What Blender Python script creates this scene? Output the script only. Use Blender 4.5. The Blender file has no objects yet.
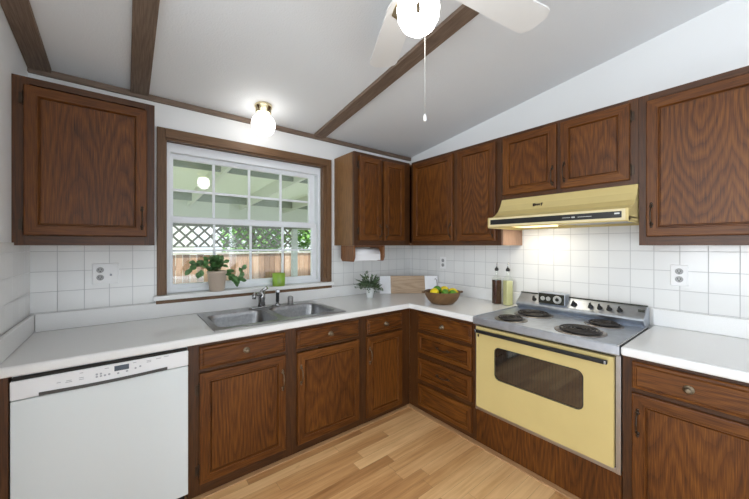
import bpy, bmesh, math, random
from mathutils import Vector, Matrix
random.seed(7)
PI = math.pi
SC = bpy.context.scene
COL = SC.collection

# ------------------------------------------------------------------ camera
cam = bpy.data.cameras.new('camera')
cam.lens = 36 * 314.69 / 749
cam.sensor_width = 36
cam.shift_y = (245.6 - 249.5) / 749
cam.clip_start = .02
camo = bpy.data.objects.new('camera', cam)
COL.objects.link(camo)
camo.location = (-2.3814, -2.4012, 1.2796)
camo.rotation_euler = (PI/2, 0, -0.6689)
SC.camera = camo

# ------------------------------------------------------------------ world, sun, fill lamps, exposure
SC.view_settings.view_transform = 'Standard'
SC.view_settings.look = 'None'
SC.view_settings.gamma = 1
SC.view_settings.use_curve_mapping = False
SC.view_settings.exposure = 0.65
W = bpy.data.worlds.new('sky')
SC.world = W
W.use_nodes = True
bg = W.node_tree.nodes['Background']
bg.inputs[0].default_value = (.86, .93, 1, 1)
bg.inputs[1].default_value = 1.0

def lamp(name, kind, loc, rot, energy, color=(1, 1, 1), size=None, size_y=None, angle=None):
    l = bpy.data.lights.new(name, kind)
    l.energy = energy
    l.color = color
    if kind == 'AREA':
        l.shape = 'RECTANGLE'; l.size = size; l.size_y = size_y
    if angle: l.angle = angle
    if kind == 'POINT': l.shadow_soft_size = size
    o = bpy.data.objects.new(name, l)
    o.location = loc; o.rotation_euler = rot
    COL.objects.link(o)
    return o
lamp('sun', 'SUN', (0, -6, 8), Vector((-.5, -.45, 1)).to_track_quat('Z', 'Y').to_euler(), 4.2, (1, .95, .86), angle=math.radians(2))
# added fill lamps just inside two unseen windows, in place of daylight
lamp('rear_fill_lamp', 'AREA', (-1.9, -4.95, 1.5), (-PI/2 - .42, PI, 0), 122, (.90, .95, 1), 2.8, 1.8)
lamp('dining_fill_lamp', 'AREA', (-5.1, -2.6, 1.5), (PI/2 + .35, 0, -PI/2), 66, (.90, .95, 1), 2.4, 1.8)

# ------------------------------------------------------------------ materials
MATS = {}
def newmat(name):
    m = bpy.data.materials.new(name); m.use_nodes = True
    MATS[name] = m
    nt = m.node_tree
    return m, nt, nt.nodes['Principled BSDF']
def mat(name, col, rough=.5, metal=0, spec=.5, noise=0, nscale=40, bump=0, bscale=200, coat=0, emit=None, estr=0, sub=0):
    m, nt, p = newmat(name)
    p.inputs['Base Color'].default_value = (*col, 1)
    p.inputs['Roughness'].default_value = rough
    p.inputs['Metallic'].default_value = metal
    p.inputs['Specular IOR Level'].default_value = spec
    p.inputs['Coat Weight'].default_value = coat
    if emit:
        p.inputs['Emission Color'].default_value = (*emit, 1)
        p.inputs['Emission Strength'].default_value = estr
    tc = nt.nodes.new('ShaderNodeTexCoord')
    if noise:
        n = nt.nodes.new('ShaderNodeTexNoise'); n.inputs['Scale'].default_value = nscale; n.inputs['Detail'].default_value = 4
        nt.links.new(tc.outputs['Object'], n.inputs['Vector'])
        r = nt.nodes.new('ShaderNodeMapRange')
        r.inputs['From Min'].default_value = .3; r.inputs['From Max'].default_value = .7
        r.inputs['To Min'].default_value = 1-noise; r.inputs['To Max'].default_value = 1+noise
        nt.links.new(n.outputs['Fac'], r.inputs['Value'])
        mx = nt.nodes.new('ShaderNodeVectorMath'); mx.operation = 'SCALE'
        mx.inputs[0].default_value = col
        nt.links.new(r.outputs[0], mx.inputs['Scale'])
        nt.links.new(mx.outputs[0], p.inputs['Base Color'])
    if bump:
        n = nt.nodes.new('ShaderNodeTexNoise'); n.inputs['Scale'].default_value = bscale; n.inputs['Detail'].default_value = 3
        nt.links.new(tc.outputs['Object'], n.inputs['Vector'])
        b = nt.nodes.new('ShaderNodeBump'); b.inputs['Strength'].default_value = bump; b.inputs['Distance'].default_value = .004
        nt.links.new(n.outputs['Fac'], b.inputs['Height'])
        nt.links.new(b.outputs[0], p.inputs['Normal'])
    return m

class NB:
    """tiny helper for math node chains"""
    def __init__(s, nt): s.nt = nt
    def val(s, sock, v):
        if isinstance(v, bpy.types.NodeSocket): s.nt.links.new(v, sock)
        else: sock.default_value = v
    def m(s, op, a, b=None, c=None):
        n = s.nt.nodes.new('ShaderNodeMath'); n.operation = op
        s.val(n.inputs[0], a)
        if b is not None: s.val(n.inputs[1], b)
        if c is not None: s.val(n.inputs[2], c)
        return n.outputs[0]
    def comb(s, x, y, z):
        n = s.nt.nodes.new('ShaderNodeCombineXYZ')
        s.val(n.inputs[0], x); s.val(n.inputs[1], y); s.val(n.inputs[2], z)
        return n.outputs[0]
    def noise(s, vec, scale=1, detail=3, rough=.5):
        n = s.nt.nodes.new('ShaderNodeTexNoise')
        n.inputs['Scale'].default_value = scale; n.inputs['Detail'].default_value = detail
        n.inputs['Roughness'].default_value = rough
        s.nt.links.new(vec, n.inputs['Vector'])
        return n.outputs['Fac']
    def ramp(s, fac, stops):
        n = s.nt.nodes.new('ShaderNodeValToRGB')
        e = n.color_ramp.elements
        while len(e) < len(stops): e.new(.5)
        for k, (p, c) in enumerate(stops):
            e[k].position = p; e[k].color = (*c, 1)
        s.nt.links.new(fac, n.inputs[0])
        return n.outputs[0]

def wood(name, dark, mid, light, axis='z', rough=.38, freq=62, tilt=.085, ring=1.0, spec=.5, bump=.06, cross='x', vary=0, lift=0):
    m, nt, p = newmat(name)
    B = NB(nt)
    tc = nt.nodes.new('ShaderNodeTexCoord')
    sp = nt.nodes.new('ShaderNodeSeparateXYZ')
    nt.links.new(tc.outputs['Object'], sp.inputs[0])
    oi = nt.nodes.new('ShaderNodeObjectInfo')
    rnd = oi.outputs['Random']
    s = {'x': sp.outputs[0], 'y': sp.outputs[1], 'z': sp.outputs[2]}
    along = s[axis]
    rest = [s[k] for k in 'xyz' if k != axis]
    across = B.m('ADD', rest[0], rest[1])
    a = B.m('ADD', along, B.m('MULTIPLY', rnd, 7.3))
    c = B.m('ADD', across, B.m('MULTIPLY', rnd, 3.1))
    v1 = B.comb(B.m('MULTIPLY', c, 5), B.m('MULTIPLY', a, 1.1), rnd)
    wob = B.noise(v1, 1.0, 3, .55)
    v3 = B.comb(B.m('MULTIPLY', c, 38), B.m('MULTIPLY', a, 4.5), rnd)
    wob2 = B.noise(v3, 1.0, 2, .5)
    # cathedral figure: distance to a slightly tilted log axis
    px = B.m('SUBTRACT', B.m('PINGPONG', c, .19), .09)
    pz = B.m('ADD', B.m('MULTIPLY', B.m('PINGPONG', a, 1.3), tilt), .006)
    d = B.m('SQRT', B.m('ADD', B.m('MULTIPLY', px, px), B.m('MULTIPLY', pz, pz)))
    d = B.m('ADD', d, B.m('MULTIPLY', wob, .09))
    d = B.m('ADD', d, B.m('MULTIPLY', wob2, .012))
    fr = B.m('FRACT', B.m('MULTIPLY', d, freq))
    tri = B.m('PINGPONG', B.m('MULTIPLY', fr, 1.0), .62)
    v2 = B.comb(B.m('MULTIPLY', c, 330), B.m('MULTIPLY', a, 9), rnd)
    pore = B.noise(v2, 1.0, 2, .6)
    big = B.noise(B.comb(B.m('MULTIPLY', c, 2.2), B.m('MULTIPLY', a, .9), rnd), 1.0, 2)
    f = B.m('MULTIPLY', tri, .62*ring)
    f = B.m('ADD', f, B.m('MULTIPLY', B.m('SUBTRACT', pore, .5), .95))
    f = B.m('ADD', f, B.m('MULTIPLY', B.m('SUBTRACT', big, .5), .55))
    f = B.m('ADD', f, .30+lift)
    if vary: f = B.m('ADD', f, B.m('MULTIPLY', B.m('SUBTRACT', rnd, .5), vary))
    colr = B.ramp(f, [(.12, dark), (.45, mid), (.85, light)])
    nt.links.new(colr, p.inputs['Base Color'])
    p.inputs['Roughness'].default_value = rough
    p.inputs['Specular IOR Level'].default_value = spec
    if bump:
        b = nt.nodes.new('ShaderNodeBump'); b.inputs['Strength'].default_value = bump; b.inputs['Distance'].default_value = .002
        nt.links.new(pore, b.inputs['Height'])
        nt.links.new(b.outputs[0], p.inputs['Normal'])
    return m

OAK = dict(dark=(.023, .0066, .0014), mid=(.100, .0305, .0042), light=(.215, .076, .0108), ring=.55, rough=.42, spec=.3, freq=58, tilt=.115, lift=.04)
OAKF = dict(OAK, ring=.3, lift=.12)
wood('oak_v', axis='z', **OAK)
wood('oak_h', axis='x', **OAK)
wood('oak_figured', axis='z', **dict(OAK, tilt=.25, ring=.72))
wood('oak_frame_v', axis='z', **OAKF)
wood('oak_frame_h', axis='x', **OAKF)
wood('oak_plain', axis='z', ring=.3, rough=.42, spec=.4, dark=(.030, .0100, .0026), mid=(.080, .0275, .0062), light=(.130, .049, .0115))
wood('oak_plain_h', axis='x', ring=.3, rough=.42, spec=.4, dark=(.030, .0100, .0026), mid=(.080, .0275, .0062), light=(.130, .049, .0115))
wood('casing_v', axis='z', ring=.3, dark=(.085, .042, .017), mid=(.165, .083, .034), light=(.23, .12, .05), rough=.5)
wood('casing_h', axis='x', ring=.3, dark=(.085, .042, .017), mid=(.165, .083, .034), light=(.23, .12, .05), rough=.5)
wood('beam_y', axis='y', ring=.3, dark=(.10, .066, .045), mid=(.195, .135, .096), light=(.27, .195, .145), rough=.6)
wood('beam_x', axis='x', ring=.3, dark=(.10, .066, .045), mid=(.195, .135, .096), light=(.27, .195, .145), rough=.6)
wood('veneer', axis='z', ring=.35, dark=(.13, .06, .02), mid=(.24, .115, .038), light=(.32, .16, .058), rough=.5)
wood('raw_board', axis='z', ring=.25, dark=(.22, .13, .085), mid=(.34, .21, .14), light=(.42, .27, .18), rough=.7)
wood('bracket_wood', axis='z', ring=.5, dark=(.07, .022, .008), mid=(.19, .072, .022), light=(.29, .12, .04), rough=.4)
wood('pale_wood', axis='x', ring=.7, dark=(.30, .20, .12), mid=(.45, .32, .21), light=(.56, .42, .29), rough=.55)
wood('bowl_wood', axis='x', ring=.5, dark=(.085, .042, .014), mid=(.155, .080, .028), light=(.21, .115, .045), rough=.5)

WHITE_WALL = mat('white_wall', (.80, .81, .815), .7, bump=.10, bscale=260)
CEIL = mat('ceiling_paint', (.755, .775, .795), .75, bump=.35, bscale=130)
VINYL = mat('white_vinyl', (.83, .86, .90), .35)
SILL = mat('white_sill', (.84, .84, .83), .3)
LAMI = mat('white_laminate', (.82, .82, .81), .16, noise=.035, nscale=420)
STEEL = mat('brushed_steel', (.33, .33, .335), .30, metal=1, noise=.12, nscale=60)
STOVE = mat('stove_steel', (.50, .535, .59), .44, metal=1, noise=.10, nscale=25)  # blue tint puts reflected daylight into the steel colour
TRIMSTEEL = mat('trim_steel', (.44, .43, .43), .35, metal=1)
CHROME = mat('chrome', (.46, .46, .465), .14, metal=1)
BRASS = mat('brass', (.86, .74, .48), .22, metal=1)
BRONZE = mat('dark_bronze', (.060, .042, .030), .38, metal=.8)
ANTIQUE = mat('antique_brass', (.20, .155, .105), .48, metal=1, noise=.25, nscale=180)
BLACK = mat('black_plastic', (.012, .012, .012), .35)
GAPSHADE = mat('painted_gap_shade', (.02, .017, .015), .8)  # near-black fill, paints the shade inside narrow gaps
COIL = mat('burner_coil', (.035, .030, .028), .5, metal=.3)
DRIP = mat('drip_pan', (.34, .31, .29), .3, metal=1, noise=.3, nscale=40)
YELLOW = mat('harvest_yellow_enamel', (.60, .475, .20), .3, noise=.03, nscale=6)
CREAM = mat('cream_enamel', (.70, .60, .36), .3)
WHITEENAMEL = mat('white_enamel', (.72, .78, .80), .25)
WHITEPANEL = mat('white_control_panel', (.82, .83, .85), .25)
MARK = mat('grey_print', (.35, .37, .40), .5)
LCD = mat('grey_display', (.07, .09, .12), .2)
SLOT = mat('handle_slot', (.06, .058, .055), .5)
OUTLET = mat('ivory_plate', (.86, .86, .86), .35)
SOCKET = mat('grey_socket', (.36, .36, .355), .4)
CLOCKFACE = mat('clock_face', (.045, .045, .035), .25, metal=.3)
DIAL = mat('silver_dial', (.55, .55, .52), .35, metal=.6)
SMOKE = mat('oven_window_glass', (.016, .015, .013), .05, spec=1)
SMOKE.node_tree.nodes['Principled BSDF'].inputs['IOR'].default_value = 1.75
BLADE = mat('white_blade', (.80, .80, .79), .4)
GLOBE = mat('lit_globe', (.9, .9, .88), .3, emit=(1, .98, .95), estr=9.0)
GLOBE2 = mat('lit_ceiling_globe', (.9, .9, .88), .3, emit=(1, .98, .95), estr=3.6)
HOODLAMP = mat('hood_lamp', (.9, .85, .7), .4, emit=(1, .80, .36), estr=1.3)
PAPER = mat('paper_towel', (.86, .86, .88), .9, bump=.2, bscale=300)
CLAY = mat('beige_ceramic', (.62, .50, .40), .35)
WHITEPOT = mat('white_ceramic', (.72, .74, .74), .35)
SOIL = mat('soil', (.05, .032, .02), .95, noise=.4, nscale=200)
LEAF = mat('green_leaf', (.085, .20, .062), .42, noise=.45, nscale=30)
STEM = mat('leaf_stem', (.13, .17, .06), .6)
HERB = mat('dusty_leaf', (.105, .165, .085), .6, noise=.4, nscale=60)
LEMON = mat('lemon_skin', (.86, .66, .015), .38, bump=.25, bscale=350)
LIME = mat('lime_skin', (.095, .26, .018), .35, noise=.3, nscale=30, bump=.2, bscale=350)
MARBLE = mat('white_marble', (.86, .87, .90), .25, noise=.04, nscale=8)
BLACKCORD = mat('black_cord', (.02, .02, .02), .6)
VINEGAR = mat('dark_vinegar', (.045, .011, .007), .2)
OIL = mat('pale_oil', (.62, .59, .31), .25)
PATIO = mat('patio_paint', (.60, .64, .57), .7)
PATIODK = mat('patio_beam_paint', (.23, .265, .22), .7)
POST = mat('post_paint', (.52, .57, .55), .6)
LATT = mat('lattice_paint', (.17, .17, .14), .8)
SIDING = mat('white_siding', (.88, .90, .92), .7)
GRASS = mat('lawn', (.20, .30, .10), .95, noise=.3, nscale=15)
CONC = mat('patio_concrete', (.55, .54, .50), .9, noise=.12, nscale=8)
TREELEAF = mat('tree_leaf', (.16, .34, .08), .6, noise=.5, nscale=2.5)
BARK = mat('bark', (.10, .07, .05), .9)
wood('fence_wood', axis='z', ring=.35, freq=30, dark=(.27, .16, .105), mid=(.52, .32, .215), light=(.68, .50, .39), rough=.8, vary=.75)

def glassmat(name, tint=(1, 1, 1), refl=.09, rough=0.0):
    m = bpy.data.materials.new(name); m.use_nodes = True; nt = m.node_tree
    nt.nodes.clear()
    out = nt.nodes.new('ShaderNodeOutputMaterial')
    t = nt.nodes.new('ShaderNodeBsdfTransparent'); t.inputs[0].default_value = (*tint, 1)
    g = nt.nodes.new('ShaderNodeBsdfGlossy'); g.inputs['Roughness'].default_value = rough
    f = nt.nodes.new('ShaderNodeMath'); f.operation = 'MULTIPLY_ADD'; f.inputs[1].default_value = .5; f.inputs[2].default_value = .045
    lw_ = nt.nodes.new('ShaderNodeLayerWeight'); pw_ = nt.nodes.new('ShaderNodeMath'); pw_.operation = 'POWER'; pw_.inputs[1].default_value = 4
    nt.links.new(lw_.outputs['Facing'], pw_.inputs[0]); nt.links.new(pw_.outputs[0], f.inputs[0])
    mx = nt.nodes.new('ShaderNodeMixShader')
    nt.links.new(f.outputs[0], mx.inputs[0]); nt.links.new(t.outputs[0], mx.inputs[1]); nt.links.new(g.outputs[0], mx.inputs[2])
    nt.links.new(mx.outputs[0], out.inputs[0])
    return m
PANE = glassmat('window_glass', (.97, .99, .97))
BOTTLE = glassmat('bottle_glass', (.97, .985, .96), rough=.02)
def translucent(name, col, rough=.3, gl=.06):
    m = bpy.data.materials.new(name); m.use_nodes = True; nt = m.node_tree; nt.nodes.clear()
    out = nt.nodes.new('ShaderNodeOutputMaterial')
    d = nt.nodes.new('ShaderNodeBsdfDiffuse'); d.inputs[0].default_value = (*col, 1)
    t = nt.nodes.new('ShaderNodeBsdfTranslucent'); t.inputs[0].default_value = (*col, 1)
    g = nt.nodes.new('ShaderNodeBsdfGlossy'); g.inputs['Roughness'].default_value = rough
    a = nt.nodes.new('ShaderNodeMixShader'); a.inputs[0].default_value = .6
    b = nt.nodes.new('ShaderNodeMixShader'); b.inputs[0].default_value = gl
    nt.links.new(d.outputs[0], a.inputs[1]); nt.links.new(t.outputs[0], a.inputs[2])
    nt.links.new(a.outputs[0], b.inputs[1]); nt.links.new(g.outputs[0], b.inputs[2]); nt.links.new(b.outputs[0], out.inputs[0])
    return m
GREENGLASS = translucent('green_glass', (.58, .80, .16), .15)
WAX = mat('green_wax', (.42, .62, .09), .7)

def tilemat():
    m, nt, p = newmat('white_tile')
    B = NB(nt)
    tc = nt.nodes.new('ShaderNodeTexCoord'); sp = nt.nodes.new('ShaderNodeSeparateXYZ')
    nt.links.new(tc.outputs['Object'], sp.inputs[0])
    u = B.m('ADD', B.m('ADD', sp.outputs[0], sp.outputs[1]), 0.0)
    v = B.comb(B.m('ADD', u, 20*.1075), B.m('ADD', sp.outputs[2], 0), 0)
    br = nt.nodes.new('ShaderNodeTexBrick')
    br.offset = 0; br.squash = 1
    br.inputs['Scale'].default_value = 1
    br.inputs['Brick Width'].default_value = .1075; br.inputs['Row Height'].default_value = .1075
    br.inputs['Mortar Size'].default_value = .0019; br.inputs['Mortar Smooth'].default_value = .3
    br.inputs['Color1'].default_value = (.80, .80, .785, 1); br.inputs['Color2'].default_value = (.76, .76, .75, 1)
    br.inputs['Mortar'].default_value = (.50, .50, .50, 1)
    nt.links.new(v, br.inputs['Vector'])
    nt.links.new(br.outputs['Color'], p.inputs['Base Color'])
    r = B.m('ADD', B.m('MULTIPLY', br.outputs['Fac'], .5), .16)
    nt.links.new(r, p.inputs['Roughness'])
    b = nt.nodes.new('ShaderNodeBump'); b.inputs['Strength'].default_value = .35; b.inputs['Distance'].default_value = .002
    nz = B.noise(v, 14, 1)
    h = B.m('ADD', B.m('SUBTRACT', 1.0, br.outputs['Fac']), B.m('MULTIPLY', nz, .35))
    nt.links.new(h, b.inputs['Height']); nt.links.new(b.outputs[0], p.inputs['Normal'])
    return m
TILE = tilemat()

def floormat(name='laminate_planks', bw=.74, rh=.068):
    m, nt, p = newmat(name)
    B = NB(nt)
    tc = nt.nodes.new('ShaderNodeTexCoord'); sp = nt.nodes.new('ShaderNodeSeparateXYZ')
    nt.links.new(tc.outputs['Object'], sp.inputs[0])
    x, y = B.m('ADD', sp.outputs[0], 30), B.m('ADD', sp.outputs[1], 30)
    row = B.m('FLOOR', B.m('DIVIDE', y, rh))
    wn = nt.nodes.new('ShaderNodeTexWhiteNoise'); wn.noise_dimensions = '1D'
    nt.links.new(row, wn.inputs['W'])
    xs = B.m('DIVIDE', B.m('ADD', x, B.m('MULTIPLY', wn.outputs['Value'], 3.0)), bw)
    colm = B.m('FLOOR', xs)
    w2 = nt.nodes.new('ShaderNodeTexWhiteNoise'); w2.noise_dimensions = '2D'
    nt.links.new(B.comb(row, colm, 0), w2.inputs['Vector'])
    tone = w2.outputs['Value']
    fy = B.m('FRACT', B.m('DIVIDE', y, rh)); fx = B.m('FRACT', xs)
    seam = B.m('MAXIMUM', B.m('LESS_THAN', fy, .018), B.m('LESS_THAN', fx, .0022))
    v = B.comb(B.m('ADD', B.m('MULTIPLY', x, 3.2), B.m('MULTIPLY', tone, 40)), B.m('MULTIPLY', y, 55), tone)
    g = B.noise(v, 1, 4, .6)
    v2 = B.comb(B.m('ADD', B.m('MULTIPLY', x, 2.0), B.m('MULTIPLY', tone, 17)), B.m('MULTIPLY', y, 9), tone)
    g2 = B.noise(v2, 1, 2)
    kn = B.noise(B.comb(B.m('MULTIPLY', x, 9), B.m('MULTIPLY', y, 17), tone), 1, 1)
    f = B.m('ADD', B.m('MULTIPLY', tone, .72), B.m('MULTIPLY', B.m('SUBTRACT', g, .5), 1.0))
    f = B.m('ADD', f, B.m('MULTIPLY', B.m('SUBTRACT', g2, .5), .6))
    f = B.m('SUBTRACT', f, B.m('MULTIPLY', B.m('GREATER_THAN', kn, .79), .25))
    f = B.m('ADD', f, .2)
    c = B.ramp(f, [(.0, (.38, .175, .062)), (.45, (.64, .342, .138)), (1, (.90, .585, .285))])
    mx = nt.nodes.new('ShaderNodeMix'); mx.data_type = 'RGBA'
    nt.links.new(B.m('MULTIPLY', seam, .6), mx.inputs[0])
    nt.links.new(c, mx.inputs[6]); mx.inputs[7].default_value = (.2, .1, .04, 1)
    nt.links.new(mx.outputs[2], p.inputs['Base Color'])
    p.inputs['Roughness'].default_value = .36
    return m
FLOORM = floormat()
wood('floor_trim_y', axis='y', ring=.4, dark=(.36, .19, .08), mid=(.50, .285, .135), light=(.60, .37, .19), rough=.4)
wood('floor_trim_x', axis='x', ring=.4, dark=(.36, .19, .08), mid=(.50, .285, .135), light=(.60, .37, .19), rough=.4)

def roofmat():
    m, nt, p = newmat('translucent_roof_panel')
    nt.nodes.clear()
    out = nt.nodes.new('ShaderNodeOutputMaterial')
    d = nt.nodes.new('ShaderNodeBsdfDiffuse'); d.inputs[0].default_value = (.74, .77, .70, 1)
    t = nt.nodes.new('ShaderNodeBsdfTranslucent'); t.inputs[0].default_value = (.56, .61, .52, 1)
    mx = nt.nodes.new('ShaderNodeMixShader'); mx.inputs[0].default_value = .45
    nt.links.new(d.outputs[0], mx.inputs[1]); nt.links.new(t.outputs[0], mx.inputs[2]); nt.links.new(mx.outputs[0], out.inputs[0])
    return m
ROOF = roofmat()

# ------------------------------------------------------------------ mesh helpers
class MB:
    def __init__(s): s.v = []; s.f = []; s.mi = []; s.sm = []; s.mats = []
    def mid(s, m):
        if isinstance(m, str): m = MATS[m]
        if m not in s.mats: s.mats.append(m)
        return s.mats.index(m)
    def face(s, idx, m, smooth=False):
        s.f.append(tuple(idx)); s.mi.append(s.mid(m)); s.sm.append(smooth)
    def add(s, verts):
        k = len(s.v); s.v += [tuple(v) for v in verts]; return k
    def box(s, a, b, m):
        x0, y0, z0 = [min(p, q) for p, q in zip(a, b)]; x1, y1, z1 = [max(p, q) for p, q in zip(a, b)]
        k = s.add([(x0,y0,z0),(x1,y0,z0),(x1,y1,z0),(x0,y1,z0),(x0,y0,z1),(x1,y0,z1),(x1,y1,z1),(x0,y1,z1)])
        for q in ((0,3,2,1),(4,5,6,7),(0,1,5,4),(1,2,6,5),(2,3,7,6),(3,0,4,7)): s.face([k+i for i in q], m)
        return s
    def prism(s, poly, axis, a, b, m, smooth=False):
        """poly: 2D points; extruded along axis from a to b. poly order (u,v): x->(y,z), y->(x,z), z->(x,y)"""
        def P(u, v, t): return {'x': (t, u, v), 'y': (u, t, v), 'z': (u, v, t)}[axis]
        n = len(poly)
        k = s.add([P(u, v, a) for u, v in poly] + [P(u, v, b) for u, v in poly])
        s.face([k+i for i in range(n)][::-1], m); s.face([k+n+i for i in range(n)], m)
        for i in range(n):
            j = (i+1) % n
            s.face([k+i, k+j, k+n+j, k+n+i], m, smooth)
        return s
    def rings(s, rings, m, cap0=True, cap1=True, smooth=True, closed=False):
        n = len(rings[0]); ks = [s.add(r) for r in rings]
        for a, b in zip(ks, ks[1:]):
            for i in range(n):
                j = (i+1) % n
                s.face([a+i, a+j, b+j, b+i], m, smooth)
        if closed:
            a, b = ks[-1], ks[0]
            for i in range(n):
                j = (i+1) % n; s.face([a+i, a+j, b+j, b+i], m, smooth)
        else:
            if cap0: s.face([ks[0]+i for i in range(n)][::-1], m)
            if cap1: s.face([ks[-1]+i for i in range(n)], m)
        return s
    def lathe(s, prof, m, c=(0, 0, 0), axis=(0, 0, 1), seg=24, cap0=True, cap1=True):
        """prof: list of (radius, height)"""
        q = Vector((0, 0, 1)).rotation_difference(Vector(axis)); c = Vector(c)
        R = [[c + q @ Vector((r*math.cos(2*PI*i/seg), r*math.sin(2*PI*i/seg), h)) for i in range(seg)] for r, h in prof]
        return s.rings(R, m, cap0, cap1)
    def tube(s, pts, r, m, seg=8, closed=False):
        pts = [Vector(p) for p in pts]; n = len(pts); R = []
        up = None
        for i, p in enumerate(pts):
            if closed: t = (pts[(i+1) % n] - pts[i-1]).normalized()
            else: t = (pts[min(i+1, n-1)] - pts[max(i-1, 0)]).normalized()
            if up is None:
                up = t.orthogonal().normalized()
            up = (up - t*up.dot(t)).normalized(); w = t.cross(up)
            rr = r[i] if isinstance(r, (list, tuple)) else r
            R.append([p + rr*(math.cos(2*PI*k/seg)*up + math.sin(2*PI*k/seg)*w) for k in range(seg)])
        return s.rings(R, m, closed=closed)
    def ball(s, c, r, m, seg=20, n=12, sc=(1, 1, 1), rot=None):
        c = Vector(c); R = []
        for i in range(1, n):
            th = PI*i/n
            ring = []
            for k in range(seg):
                p = Vector((r*sc[0]*math.sin(th)*math.cos(2*PI*k/seg), r*sc[1]*math.sin(th)*math.sin(2*PI*k/seg), -r*sc[2]*math.cos(th)))
                if rot: p = rot @ p
                ring.append(c + p)
            R.append(ring)
        return s.rings(R, m)
    def grid(s, us, vs, filled, w0, w1, m, mapf=lambda u, v, w: (u, v, w)):
        """slab made of grid cells with shared vertices (no inner seams)"""
        nu, nv = len(us)-1, len(vs)-1; idx = {}
        def V(i, j, t):
            key = (i, j, t)
            if key not in idx: idx[key] = s.add([mapf(us[i], vs[j], w1 if t else w0)])
            return idx[key]
        F = {(i, j) for i in range(nu) for j in range(nv) if filled((us[i]+us[i+1])/2, (vs[j]+vs[j+1])/2)}
        for i, j in F:
            s.face([V(i,j,1), V(i+1,j,1), V(i+1,j+1,1), V(i,j+1,1)], m)
            s.face([V(i,j+1,0), V(i+1,j+1,0), V(i+1,j,0), V(i,j,0)], m)
            for di, dj, a, b in ((0,-1,(0,0),(1,0)),(1,0,(1,0),(1,1)),(0,1,(1,1),(0,1)),(-1,0,(0,1),(0,0))):
                if (i+di, j+dj) not in F:
                    A = (i+a[0], j+a[1]); Bq = (i+b[0], j+b[1])
                    s.face([V(*A,0), V(*Bq,0), V(*Bq,1), V(*A,1)], m)
        return s
    def build(s, name, parent=None, bevel=0, seg=2, fix=True):
        me = bpy.data.meshes.new(name)
        me.from_pydata(s.v, [], s.f)
        for m in s.mats: me.materials.append(m)
        me.polygons.foreach_set('material_index', s.mi)
        me.polygons.foreach_set('use_smooth', s.sm)
        if fix:
            bm = bmesh.new(); bm.from_mesh(me); bmesh.ops.recalc_face_normals(bm, faces=bm.faces); bm.to_mesh(me); bm.free()
        me.update()
        o = bpy.data.objects.new(name, me); COL.objects.link(o)
        if parent: o.parent = parent
        if bevel:
            b = o.modifiers.new('bevel', 'BEVEL'); b.width = bevel; b.segments = seg; b.limit_method = 'ANGLE'; b.angle_limit = math.radians(40)
        return o

def tag(o, label, cat, group=None, kind=None):
    o['label'] = label; o['category'] = cat
    if group: o['group'] = group
    if kind: o['kind'] = kind
    return o
def thing(name, label, cat, loc=(0, 0, 0), rz=0, group=None):
    o = bpy.data.objects.new(name, None); COL.objects.link(o)
    o.location = loc; o.rotation_euler = (0, 0, rz); o.empty_display_size = .05
    return tag(o, label, cat, group)
def struct(o):
    o['kind'] = 'structure'; return o
def copy_tree(o, parent=None):
    c = o.copy(); COL.objects.link(c)
    if parent: c.parent = parent
    for ch in [x for x in COL.objects if x.parent == o]: copy_tree(ch, c)
    return c

# ------------------------------------------------------------------ dimensions (metres)
ZF = .02                    # floor
CT = .828                   # worktop surface
CB = .788                   # underside of worktop
UB, UT = 1.281, 2.045       # wall cabinets
HC, KC = 2.2125, .132       # ceiling height at the window wall, rise per metre
XL = -2.78                  # left stub wall
def ceil_z(y): return HC - KC*y

# ------------------------------------------------------------------ room shell
o = MB().box((-2.95, -2.75, ZF-.12), (.15, .15, ZF), FLOORM).build('floor'); struct(o)
BOUNCE_FLOOR = mat('pale_bounce_floor', (.66, .66, .65), .95, noise=.06, nscale=300)  # unseen floor, made pale to bounce neutral light onto the ceiling
o = MB().grid([-5.2, -2.95, .15], [-5.0, -2.75, .15], lambda u, v: u < -2.95 or v < -2.75, ZF-.12, ZF, BOUNCE_FLOOR).build('floor'); struct(o)
wx0, wx1, wz0, wz1 = -2.184, -1.018, .962, 1.966        # kitchen window opening
o = MB().grid([-5.35, wx0, wx1, .15], [ZF-.1, wz0, wz1, 2.6], lambda u, v: not (wx0 < u < wx1 and wz0 < v < wz1), 0, .15, WHITE_WALL,
              lambda u, v, w: (u, w, v)).build('wall_back'); struct(o)
o = MB().box((0, -5.15, ZF-.1), (.15, 0, 3.1), WHITE_WALL).build('wall_right'); struct(o)
o = MB().box((XL-.11, -1.15, ZF-.1), (XL, 0, 2.6), WHITE_WALL).build('wall_left'); struct(o)
o = MB().grid([-5.35, -3.3, -.5, .0], [ZF-.1, .6, 2.4, 3.1], lambda u, v: not (-3.3 < u < -.5 and .6 < v < 2.4), -5.15, -5.0, WHITE_WALL,
              lambda u, v, w: (u, w, v)).build('wall_rear'); struct(o)
o = MB().grid([-5.0, -3.8, -1.4, 0.0], [ZF-.1, .6, 2.4, 3.1], lambda u, v: not (-3.8 < u < -1.4 and .6 < v < 2.4), -5.35, -5.2, WHITE_WALL,
              lambda u, v, w: (w, u, v)).build('wall_dining'); struct(o)
m = MB()
k = m.add([(-5.35, 0, HC), (0, 0, HC), (0, -5.15, ceil_z(-5.15)), (-5.35, -5.15, ceil_z(-5.15)),
           (-5.35, 0, HC+.12), (0, 0, HC+.12), (0, -5.15, ceil_z(-5.15)+.12), (-5.35, -5.15, ceil_z(-5.15)+.12)])
for q in ((0,3,2,1),(4,5,6,7),(0,1,5,4),(1,2,6,5),(2,3,7,6),(3,0,4,7)): m.face([k+i for i in q], CEIL)
struct(m.build('ceiling'))
o = MB().box((XL, -.022, HC-.034), (-.004, 0, HC-.001), 'beam_x').build('trim_1', bevel=.002); struct(o)
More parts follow.
